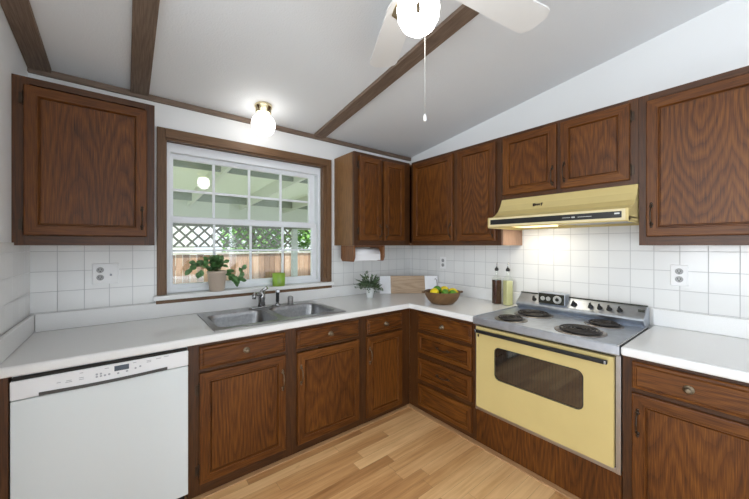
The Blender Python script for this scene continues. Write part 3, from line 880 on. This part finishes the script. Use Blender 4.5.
# ------------------------------------------------------------------ hood ; local x = -(y+1.2185)
hd = thing('range_hood', 'harvest yellow range hood under the short wall cabinet above the stove', 'range hood', (-.0085, -1.2185, 1.395), -PI/2)
HW = .752; zt = HB - 1.395 - .001
m = MB()
front = [(-.296, zt), (-.300, zt-.012), (-.316, zt-.045), (-.345, zt-.085), (-.385, zt-.115), (-.430, zt-.134), (-.468, .070), (-.472, .066), (-.472, .008), (-.468, .004)]
def shell(x0, x1):
    outer = [(0, zt)] + front + [(-.440, .004), (-.430, .022), (-.015, .022), (0, .004)]
    m.prism(outer, 'x', x0, x1, YELLOW)
shell(0, HW)
m.box((0, -.468, .0), (.004, 0, .03), YELLOW).box((HW-.004, -.468, .0), (HW, 0, .03), YELLOW)
m.build('hood_shell', hd, bevel=.0015)
MB().box((.012, -.475, .010), (HW-.012, -.4705, .066), CREAM).build('control_border', hd, bevel=.001)
MB().box((.022, -.4765, .022), (HW-.026, -.4745, .054), BLACK).build('control_strip', hd)
m = MB()
for a, b, c, d in ((.46, .50, .036, .0385), (.535, .60, .036, .0385), (.506, .522, .034, .041), (HW-.055, HW-.034, .040, .047)):
    MB().box((a, -.4772, c), (b, -.4763, d), DIAL).build('printed_mark', hd)
m = MB()                                                 # small dark maker's plate on the slope
nx = .232
sh = [(0, .012, .020), (.014, .022, .012), (.025, .033, .012), (.036, .044, .012), (.050, .056, .020)]
for a, b, hh in sh:
    m.box((nx+a, -.3335, zt-.060-hh/2), (nx+b, -.318, zt-.060+hh/2), BRONZE)
m.build('maker_plate', hd)
MB().box((.40, -.40, .016), (.70, -.06, .022), STEEL).build('grease_filter', hd)
MB().box((.07, -.34, .012), (.30, -.12, .022), HOODLAMP).build('lamp_lens', hd, bevel=.004)
hl = lamp('hood_bulb', 'AREA', (.185, -.20, .009), (0, 0, 0), .7, (1, .95, .86), .2, .12); hl.parent = hd

# ------------------------------------------------------------------ ceiling light and fan
lx, ly = -1.637, -.224; lz = ceil_z(ly)
cl = thing('ceiling_light', 'round white globe light in a brass holder on the ceiling above the window', 'ceiling light', (lx, ly, lz))
MB().lathe([(.058, .010), (.058, -.014), (.052, -.018), (.052, -.046), (.048, -.052)], BRASS, seg=32).build('brass_holder', cl)
MB().ball((0, 0, -.130), .079, GLOBE2, 32, 18, (1, 1, 1.0)).build('glass_globe', cl)
fxx, fyy, fzz = -1.638, -1.689, 2.040
fz = ceil_z(fyy)
fan = thing('ceiling_fan', 'white five-blade ceiling fan with a lit globe and brass fittings', 'ceiling fan', (fxx, fyy, fz))
Z = lambda z: z - fz
MB().lathe([(.075, .012), (.075, -.02), (.055, -.05), (.02, -.06)], BRASS).build('canopy', fan)
MB().lathe([(.013, -.055), (.013, Z(2.285))], BRASS, seg=12).build('downrod', fan)
MB().lathe([(.03, Z(2.29)), (.105, Z(2.28)), (.125, Z(2.25)), (.125, Z(2.205)), (.10, Z(2.185)), (.075, Z(2.175))], BLADE, seg=32).build('motor_housing', fan)
MB().lathe([(.075, Z(2.176)), (.072, Z(2.135)), (.055, Z(2.115)), (.050, Z(2.098))], BRASS, seg=32).build('light_fitter', fan)
MB().lathe([(.045, Z(2.108)), (.052, Z(2.100)), (.064, Z(2.075)), (.069, Z(2.045)), (.065, Z(2.014)), (.052, Z(1.989)), (.031, Z(1.973)), (.008, Z(1.968))], GLOBE, seg=32).build('glass_globe', fan)
for i in range(5):
    a = math.radians(-10.5 + 72*i)
    ca, sa = math.cos(a), math.sin(a)
    def Pb(u, w, dz=0):
        tw = -.10*w
        return (u*ca - w*sa, u*sa + w*ca, Z(2.196) + tw + dz)
    outline = [(.165, -.045), (.20, -.056), (.565, -.069), (.585, -.064), (.604, -.040), (.608, -.028), (.608, .028), (.604, .040), (.585, .064), (.565, .069), (.20, .056), (.165, .045)]
    m = MB(); n = len(outline)
    k = m.add([Pb(u, w, 0) for u, w in outline] + [Pb(u, w, .007) for u, w in outline])
    m.face([k+j for j in range(n)], BLADE); m.face([k+n+j for j in range(n)][::-1], BLADE)
    for j in range(n): m.face([k+j, k+(j+1) % n, k+n+(j+1) % n, k+n+j], BLADE)
    b = m.build('blade', fan)
    g = MB()
    io = [(.095, -.012), (.15, -.010), (.185, -.032), (.235, -.034), (.262, 0), (.235, .034), (.185, .032), (.15, .010), (.095, .012)]
    n = len(io)
    k = g.add([Pb(u, w, -.004) for u, w in io] + [Pb(u, w, -.0005) for u, w in io])
    g.face([k+j for j in range(n)], BRASS); g.face([k+n+j for j in range(n)][::-1], BRASS)
    for j in range(n): g.face([k+j, k+(j+1) % n, k+n+(j+1) % n, k+n+j], BRASS)
    for u, w in ((.200, -.018), (.200, .018), (.240, 0)):
        p = Pb(u, w, -.004); g.ball(p, .005, BRASS, 8, 6)
    g.build('blade_iron', b)
def chain(dd, rr, ztop, zbot, fob, fm):
    s_, c_ = math.sin(.6689), math.cos(.6689)
    x = -2.3814 + dd*s_ + rr*c_ - fxx; y = -2.4012 + dd*c_ - rr*s_ - fyy
    g = MB().tube([(x, y, Z(ztop)), (x, y, Z(zbot+fob))], .0011, DIAL, 6)
    o = g.build('pull_chain', fan)
    MB().lathe([(.002, fob), (.005, fob*.75), (.0062, fob*.3), (.004, 0)], fm, (x, y, Z(zbot)), (0, 0, 1), 12).build('chain_fob', o)
chain(.925, .1285, 2.16, 1.965, .032, ANTIQUE)
chain(1.105, .177, 2.16, 1.715, .026, BLADE)

# ------------------------------------------------------------------ outlets
def duplex(parent, x, z, y):
    for dz in (.0215, -.0215):
        m = MB().lathe([(.0165, 0), (.0165, .002), (.015, .003)], SOCKET, (x, y, z+dz), (0, -1, 0), 20)
        m.box((x-.0075, y-.0035, z+dz-.002), (x-.0055, y-.0025, z+dz+.008), BLACK).box((x+.0055, y-.0035, z+dz-.002), (x+.0075, y-.0025, z+dz+.007), BLACK)
        m.lathe([(.0028, 0), (.0028, .0006)], BLACK, (x, y-.003, z+dz-.008), (0, -1, 0), 10)
        m.build('socket', parent)
t = thing('wall_outlet', 'white double plate with two sockets and a light switch left of the window', 'outlet', (-2.472, -.008, 1.118), 0, 'white wall outlets')
MB().box((-.059, -.006, -.059), (.059, 0, .059), OUTLET).build('cover_plate', t, bevel=.003)
duplex(t, -.024, 0, -.006)
MB().box((.019, -.016, -.002), (.027, -.006, .010), OUTLET).build('switch_toggle', t, bevel=.002)
MB().box((.018, -.0068, -.014), (.028, -.006, -.002), MARK).build('switch_slot', t)
for y, lab in ((-.456, 'small white outlet on the tiles above the fruit bowl'), (-2.085, 'white outlet on the tiles right of the stove under the tall wall cabinet')):
    t = thing('wall_outlet', lab, 'outlet', (-.008, y, 1.117), -PI/2, 'white wall outlets')
    MB().box((-.035, -.006, -.057), (.035, 0, .057), OUTLET).build('cover_plate', t, bevel=.003)
    duplex(t, 0, 0, -.006)

# ------------------------------------------------------------------ paper towel holder under the corner wall cabinet
ph = thing('paper_towel_holder', 'wooden paper towel holder with a white roll under the corner wall cabinet', 'paper towel holder', (-.925, -.09, UB))
for x in (0, .315):
    m = MB(); m.prism([(0, -.0005), (-.195, -.0005), (-.195, -.10), (-.175, -.135), (-.02, -.135), (0, -.115)], 'x', x, x+.019, 'bracket_wood'); m.build('end_bracket', ph, bevel=.003)
MB().box((.019, -.19, -.014), (.315, -.005, -.0005), 'bracket_wood').build('top_board', ph)
MB().lathe([(.012, .019), (.012, .315)], 'bracket_wood', (0, -.105, -.078), (1, 0, 0), 12).build('rod', ph)
m = MB().lathe([(.020, .025), (.056, .025), (.056, .309), (.020, .309)], PAPER, (0, -.105, -.078), (1, 0, 0), 32)
m.box((.025, -.162, -.128), (.309, -.1605, -.076), PAPER)
m.build('towel_roll', ph)

# ------------------------------------------------------------------ plants
def leaf(m, c, d, up, L, wd, mt, n=8, cup=.15):
    """oval leaf starting at c, along d"""
    d = Vector(d).normalized(); up = Vector(up); w = d.cross(up)
    if w.length < 1e-4: w = d.orthogonal()
    w.normalize(); nn = w.cross(d)
    c = Vector(c); mid = []; Lf = []; Rt = []
    for i in range(n+1):
        s = i/n; ww = wd*math.sin(PI*min(max(s, .02), .985))**.7/2
        p = c + d*L*s + nn*(-cup*L*s*s)
        mid.append(p); Lf.append(p + w*ww + nn*ww*.35); Rt.append(p - w*ww + nn*ww*.35)
    k = m.add(Lf + mid + Rt)
    for i in range(n):
        m.face([k+i, k+i+1, k+n+2+i, k+n+1+i], mt, True)
        m.face([k+n+1+i, k+n+2+i, k+2*n+3+i, k+2*n+2+i], mt, True)
pp = thing('potted_plant', 'trailing green houseplant in a beige pot on the window sill', 'plant', (-1.884, -.010, .9665))
MB().lathe([(.045, 0), (.047, .004), (.060, .118), (.064, .120), (.065, .138), (.060, .139), (.057, .118), (.054, .116)], CLAY, seg=36).build('pot', pp)
MB().lathe([(.053, .110), (.04, .120), (.01, .124)], SOIL, cap0=True).build('soil', pp)
st = MB(); lf = MB()
rng = random.Random(4)
stems = []
for i in range(30):                                       # bushy middle
    a = rng.uniform(0, 2*PI); r = rng.uniform(.0, .045)
    e = Vector((r*math.cos(a)*1.4 - .008, r*math.sin(a), rng.uniform(.150, .225)))
    stems.append(([Vector((e.x*.4, e.y*.4, .116)), e*.6 + Vector((0, 0, .055)), e], rng.uniform(.036, .052)))
for pts in ([(-.02, -.01, .12), (-.055, -.02, .165), (-.095, -.025, .185), (-.135, -.028, .178), (-.165, -.03, .160)],
            [(-.02, -.01, .12), (-.06, -.03, .16), (-.10, -.045, .165), (-.115, -.05, .14)],
            [(-.02, .01, .12), (-.08, .005, .185), (-.13, .0, .19)],
            [(.03, -.01, .12), (.065, -.03, .135), (.085, -.035, .10), (.11, -.035, .075), (.15, -.03, .065)],
            [(.03, -.01, .12), (.07, -.03, .13), (.09, -.04, .09), (.105, -.04, .055)],
            [(.11, -.035, .075), (.145, -.03, .09), (.16, -.028, .14)]):
    P = [Vector(p) for p in pts]
    st.tube(P, .0022, STEM, 6)
    for j in range(1, len(P)):
        for q in range(2):
            b = P[j].lerp(P[j-1], .5*q)
            d = (P[j]-P[j-1]).normalized() + Vector((rng.uniform(-.7, .7), rng.uniform(-.8, .3), rng.uniform(-.6, .6)))
            leaf(lf, b, d, (rng.uniform(-.3, .3), -.8, .6), rng.uniform(.036, .050), rng.uniform(.031, .041), LEAF)
for P, L in stems:
    st.tube(P, .0018, STEM, 5)
    for q in range(2):
        b = P[-1].lerp(P[1], .45*q)
        d = Vector((rng.uniform(-1, 1), rng.uniform(-1, .6), rng.uniform(-.2, .7)))
        leaf(lf, b, d, (rng.uniform(-.3, .3), -.6, .8), L, L*.8, LEAF)
st.build('stems', pp); lf.build('foliage', pp, fix=False)

gc = thing('green_candle_glass', 'small green glass candle holder on the window sill right of the plant', 'candle', (-1.445, -.012, .9665))
MB().lathe([(.043, .0), (.046, .003), (.048, .098), (.045, .098), (.042, .012), (.010, .010)], GREENGLASS, seg=36).build('glass_cup', gc)
MB().lathe([(.0405, .013), (.0415, .038), (.008, .040)], WAX, seg=32).build('wax', gc)
MB().tube([(0, 0, .040), (.001, 0, .050)], .0012, BLACKCORD, 6).build('wick', gc)

hp = thing('potted_herb', 'small bushy grey-green herb in a white pot on the corner worktop', 'plant', (-.712, -.225, CT+.0005))
MB().lathe([(.026, 0), (.028, .003), (.036, .080), (.039, .082), (.039, .088), (.034, .088), (.032, .074)], WHITEPOT, seg=32).build('pot', hp)
MB().lathe([(.032, .070), (.02, .077), (.005, .078)], SOIL).build('soil', hp)
st = MB(); lf = MB(); rng = random.Random(11)
for i in range(84):
    a = rng.uniform(0, 2*PI); el = rng.uniform(-.1, 1.2)
    L = rng.uniform(.075, .125)
    d = Vector((math.cos(a)*math.cos(el), math.sin(a)*math.cos(el), math.sin(el)))
    b = Vector((.014*math.cos(a), .014*math.sin(a), .075))
    e = b + Vector((d.x*L, d.y*L, d.z*L*1.15 + .018 - .03*math.cos(el)))
    mdp = b.lerp(e, .5) + Vector((0, 0, .016))
    st.tube([b, mdp, e], .0011, STEM, 5)
    for q in range(7):
        s = .3 + .7*q/6
        p = b.lerp(mdp, s*2) if s < .5 else mdp.lerp(e, s*2-1)
        dd = d + Vector((rng.uniform(-.9, .9), rng.uniform(-.9, .9), rng.uniform(-.5, .8)))
        leaf(lf, p, dd, (0, 0, 1), rng.uniform(.020, .032), rng.uniform(.010, .014), HERB, 4)
st.build('stems', hp); lf.build('foliage', hp, fix=False)

# ------------------------------------------------------------------ cutting board leaning in the corner
A = Vector((-.512, -.118)); Bp = Vector((-.052, -.438))
dv = (Bp-A); Lb = dv.length; rzb = math.atan2(dv.y, dv.x)
cb = thing('cutting_board', 'wooden cutting board with white marble ends standing across the corner', 'cutting board', (A.x, A.y, CT+.0005), rzb)
w1, w2, hh, th = .105, .432, .162, .018
tilt = .04
def slab(x0, x1, mt, name, y0=0, y1=th):
    m = MB(); k = m.add([(x0, y0, 0), (x1, y0, 0), (x1, y1, 0), (x0, y1, 0), (x0, y0+tilt, hh), (x1, y0+tilt, hh), (x1, y1+tilt, hh), (x0, y1+tilt, hh)])
    for q in ((0,3,2,1),(4,5,6,7),(0,1,5,4),(1,2,6,5),(2,3,7,6),(3,0,4,7)): m.face([k+i for i in q], mt)
    return m.build(name, cb, bevel=.003)
slab(0, w1-.0005, MARBLE, 'marble_end'); slab(w1, w2, 'pale_wood', 'wooden_panel'); slab(w2+.0005, Lb, MARBLE, 'marble_end')
MB().tube([(Lb-.012, -.001+.02, .06), (Lb-.013, .012, .085), (Lb-.016, .020, .12), (Lb-.028, .026, .138), (Lb-.033, .027, .128)], .0022, BLACKCORD, 6).build('hanging_cord', cb)

# ------------------------------------------------------------------ fruit bowl
bx_, by_ = -.440, -.800
bw = thing('fruit_bowl', 'shallow wooden bowl of lemons and limes on the worktop left of the stove', 'bowl', (bx_, by_, CT+.0005))
MB().lathe([(.078, 0), (.085, .003), (.112, .030), (.130, .062), (.140, .092), (.143, .095), (.137, .097), (.124, .066), (.106, .036), (.08, .014), (.04, .010)], 'bowl_wood', seg=48).build('bowl_shell', bw)
m = MB()
u = Vector((math.cos(-.6689), math.sin(-.6689)))
for s in (-1, 1):
    c = u*s*.147
    m.ball((c.x, c.y, .090), .015, 'bowl_wood', 12, 8, (1.1, 1.1, .55))
m.build('bowl_lugs', bw)
def fruit(name, lab, cat, dx, dy, z, r, mt, el, rz, grp):
    o = thing(name, lab, cat, (bx_+dx, by_+dy, CT+z), rz, grp)
    rot = Matrix.Rotation(PI/2, 3, 'Y')
    MB().ball((0, 0, 0), r, mt, 20, 14, (1, 1, el), rot).build('skin', o)
    MB().lathe([(r*.34, 0), (r*.20, r*.16), (r*.06, r*.26)], mt, (r*el*.94, 0, 0), (1, 0, 0), 12).build('tip', o)
s_, c_ = math.sin(.6689), math.cos(.6689)
def rel(r, d): return (r*c_ + d*s_, -r*s_ + d*c_)       # right of / away from the viewer
for nm, lab, cat, r, d, z, rad, mt, el, rz, g in (
    ('lemon', 'yellow lemon at the front left of the wooden bowl', 'lemon', -.066, -.026, 0.089, .034, LEMON, 1.25, .4, 'lemons in the wooden bowl'),
    ('lemon', 'yellow lemon at the right end of the wooden bowl', 'lemon', .082, .008, 0.088, .031, LEMON, 1.25, -.9, 'lemons in the wooden bowl'),
    ('lemon', 'yellow lemon at the back of the bowl behind the limes', 'lemon', .030, .066, 0.096, .031, LEMON, 1.25, -.2, 'lemons in the wooden bowl'),
    ('lime', 'green lime at the front middle of the wooden bowl', 'lime', .012, -.044, 0.090, .029, LIME, 1.15, 1.0, 'limes in the wooden bowl'),
    ('lime', 'dark green lime near the back left of the wooden bowl', 'lime', -.030, .048, 0.102, .029, LIME, 1.15, 2.1, 'limes in the wooden bowl'),
    ('lime', 'green lime between the two right lemons in the bowl', 'lime', .066, -.060, 0.088, .026, LIME, 1.15, -.5, 'limes in the wooden bowl')):
    dx, dy = rel(r, d)
    fruit(nm, lab, cat, dx, dy, z, rad, mt, el, rz, g)

# ------------------------------------------------------------------ oil and vinegar bottles
def bottle(x, y, lab, liq, nm):
    t = thing('glass_bottle', lab, 'bottle', (x, y, CT+.0005), -.45, 'glass pourer bottles left of the stove')
    w = .028
    R = [rrect(-w, w, -w, w, .007, z) for z in (0, .195)]
    for f_, z in ((.86, .207), (.62, .218), (.42, .226), (.40, .258)):
        q = w*f_; R.append(rrect(-q, q, -q, q, min(q*.98, .007+ (1-f_)*.03), z))
    MB().rings(R, BOTTLE, smooth=False).build('bottle_body', t)
    q = w-.0025
    MB().rings([rrect(-q, q, -q, q, .006, .004), rrect(-q, q, -q, q, .006, .186)], liq, smooth=False).build(nm, t)
    MB().lathe([(.011, .256), (.0145, .260), (.0145, .272), (.010, .278), (.006, .284)], BLACK).build('stopper', t)
    MB().tube([(0, 0, .282), (.0, 0, .300), (.004, -.004, .322)], [.0045, .0035, .0025], CHROME, 8).build('pour_spout', t)
bottle(-.128, -1.076, 'tall square glass bottle of dark red vinegar, left of two beside the stove', VINEGAR, 'vinegar')
bottle(-.112, -1.158, 'tall square glass bottle of pale yellow oil, right of two beside the stove', OIL, 'oil')

# ------------------------------------------------------------------ outside: patio cover, fence, lattice, greenery, neighbour
GZ = -.55
o = MB().box((-14, .16, GZ-.1), (16, 24, GZ), GRASS).build('lawn'); tag(o, 'green lawn beyond the window behind the fence', 'lawn', kind='stuff')
o = MB().box((-6, .16, GZ), (7, 4.9, GZ+.02), CONC).build('patio_slab'); tag(o, 'pale concrete patio slab outside the window', 'patio')
pc = thing('patio_cover', 'pale green painted patio roof on rafters seen through the upper window', 'patio cover', (0, 0, GZ+.02))
pz = lambda z: z - GZ - .02
def rz_(y): return 2.26 - .05*y                              # underside of rafters
for x in (-3.33, -2.38, -1.43, -.48, .47, 1.42, 2.37):
    m = MB(); k = []
    y0, y1 = .17, 4.78
    k = m.add([(x-.022, y0, pz(rz_(y0))), (x+.022, y0, pz(rz_(y0))), (x+.022, y1, pz(rz_(y1))), (x-.022, y1, pz(rz_(y1))),
               (x-.022, y0, pz(rz_(y0)+.19)), (x+.022, y0, pz(rz_(y0)+.19)), (x+.022, y1, pz(rz_(y1)+.19)), (x-.022, y1, pz(rz_(y1)+.19))])
    for q in ((0,3,2,1),(4,5,6,7),(0,1,5,4),(1,2,6,5),(2,3,7,6),(3,0,4,7)): m.face([k+i for i in q], PATIO)
    m.build('rafter', pc)
for y in (1.85, 4.05):
    MB().box((-3.4, y, pz(rz_(y)+.03)), (2.4, y+.04, pz(rz_(y)+.188)), PATIODK).build('purlin', pc)
MB().box((-3.6, 4.585, pz(1.665)), (2.6, 4.5995, pz(1.79)), PATIODK).build('fascia_strip', pc)
MB().box((-3.6, 4.60, pz(1.66)), (2.6, 4.70, pz(rz_(4.6)+.188)), PATIO).build('header_beam', pc)
m = MB(); k = m.add([(-3.7, .17, pz(rz_(.17)+.192)), (2.7, .17, pz(rz_(.17)+.192)), (2.7, 4.78, pz(rz_(4.78)+.192)), (-3.7, 4.78, pz(rz_(4.78)+.192)),
                     (-3.7, .17, pz(rz_(.17)+.204)), (2.7, .17, pz(rz_(.17)+.204)), (2.7, 4.78, pz(rz_(4.78)+.204)), (-3.7, 4.78, pz(rz_(4.78)+.204))])
for q in ((0,3,2,1),(4,5,6,7),(0,1,5,4),(1,2,6,5),(2,3,7,6),(3,0,4,7)): m.face([k+i for i in q], ROOF)
m.build('roof_panel', pc)
for x in (.76, -3.5):
    MB().box((x-.06, 4.59, 0), (x+.06, 4.71, pz(1.66)), POST).build('post', pc, bevel=.004)
la = thing('lattice_screen', 'dark diagonal lattice screen hanging under the patio roof edge', 'lattice', (-3.4, 4.55, 1.265))
lw, lh = 4.05, .395
m = MB()
def strip(a, b, y0, y1):
    d = (Vector(b)-Vector(a)).normalized(); n = Vector((-d.y, d.x))*.019
    pts = [Vector(a)+n, Vector(a)-n, Vector(b)-n, Vector(b)+n]
    m.prism([(p.x, p.y) for p in pts], 'y', y0, y1, LATT)
p_ = .215; i = -int(lh/p_)-1
while i*p_ < lw:
    x0 = i*p_
    for sgn in (1, -1):
        a, b = (Vector((x0, 0)), Vector((x0+lh, lh))) if sgn > 0 else (Vector((x0+lh, 0)), Vector((x0, lh)))
        def clip(a, b):
            t0, t1 = 0, 1
            dx = b.x-a.x
            for lim, s in ((0, 1), (lw, -1)):
                t = (lim-a.x)/dx
                if (dx > 0) == (s > 0): t0 = max(t0, t)
                else: t1 = min(t1, t)
            return (a.lerp(b, t0), a.lerp(b, t1)) if t0 < t1-.02 else None
        c = clip(a, b)
        if c: strip(*c, *((0, .007) if sgn > 0 else (.008, .015)))
    i += 1
m.build('lattice_slats', la)
m = MB().box((0, -.005, lh-.005), (lw, .02, lh+.02), LATT).box((0, -.005, -.022), (lw, .02, 0), LATT); m.build('lattice_rail', la)

fe = thing('board_fence', 'tall cedar board fence with a pale top rail beyond the patio', 'fence', (-6, 5.5, GZ))
m = MB(); rng = random.Random(3)
n = 92; bwid = .135
for i in range(n):
    m2 = MB().box((i*bwid, rng.uniform(0, .004), .04), (i*bwid+bwid-.007, .022, 1.63 + rng.uniform(-.006, .006)), 'fence_wood')
    m2.build('fence_board', fe)
MB().box((-.05, -.03, 1.635), (n*bwid+.05, .07, 1.675), CONC).build('top_rail', fe)
MB().box((0, .023, .35), (n*bwid, .06, .44), 'fence_wood').box((0, .023, 1.3), (n*bwid, .06, 1.39), 'fence_wood').build('back_rail', fe)
for x in (.5, 2.9, 5.3, 7.7, 10.1): MB().box((x, .061, 0), (x+.09, .15, 1.63), 'fence_wood').build('fence_post', fe)

nh = thing('neighbour_house', 'bright white neighbouring house behind the left part of the lattice', 'house', (-6.6, 9.5, GZ))
m = MB()
for i in range(28): m.prism([(0, i*.15), (.025, i*.15), (.0, i*.15+.15)], 'x', 0, 6.0, SIDING)
m2 = MB().box((0, .001, 0), (6.0, 5, 4.2), SIDING); m2.build('house_wall', nh)
m3 = MB().prism([(-.3, 4.2), (6.3, 4.2), (3.0, 6.0)], 'y', -.4, 5.4, CONC); m3.build('house_roof', nh)

def tree(x, y, hgt, r, n, lab, seed, grp='trees beyond the fence', base=.5):
    t = thing('garden_tree', lab, 'tree', (x, y, GZ), 0, grp)
    rng = random.Random(seed)
    MB().tube([(0, 0, .002), (0, 0, .2), (.05, .03, hgt*.35), (0, 0, hgt*.75)], [.11, .10, .08, .03], BARK, 8).build('trunk', t)
    m = MB()
    for i in range(n):
        a = rng.uniform(0, 2*PI); ph = rng.uniform(-1, 1); rr = r*rng.uniform(.35, 1)**.5
        q = math.sqrt(1-ph*ph)
        c = Vector((rr*q*math.cos(a), rr*q*math.sin(a), base + (hgt-base)/2 + ph*(hgt-base)/2*rng.uniform(.5, 1)))
        d = Vector((rng.uniform(-1, 1), rng.uniform(-1, 1), rng.uniform(-.6, .6)))
        leaf(m, c, d, (rng.uniform(-1, 1), rng.uniform(-1, 1), 1), rng.uniform(.10, .2), rng.uniform(.07, .13), TREELEAF, 3)
    m.build('foliage', t, fix=False)
tree(.70, 7.6, 4.4, .95, 2300, 'leafy green tree behind the middle of the lattice', 1)
tree(2.95, 7.6, 4.6, 1.0, 2300, 'leafy green tree behind the white patio post', 2)
tree(5.0, 7.4, 4.0, 1.0, 1500, 'leafy green tree at the right edge of the window view', 5)
tree(2.0, 10.6, 5.2, 1.35, 1700, 'paler green tree farther back between two nearer trees', 6)
tree(4.9, 10.6, 5.2, 1.35, 1500, 'green tree farthest right behind the patio post', 8)
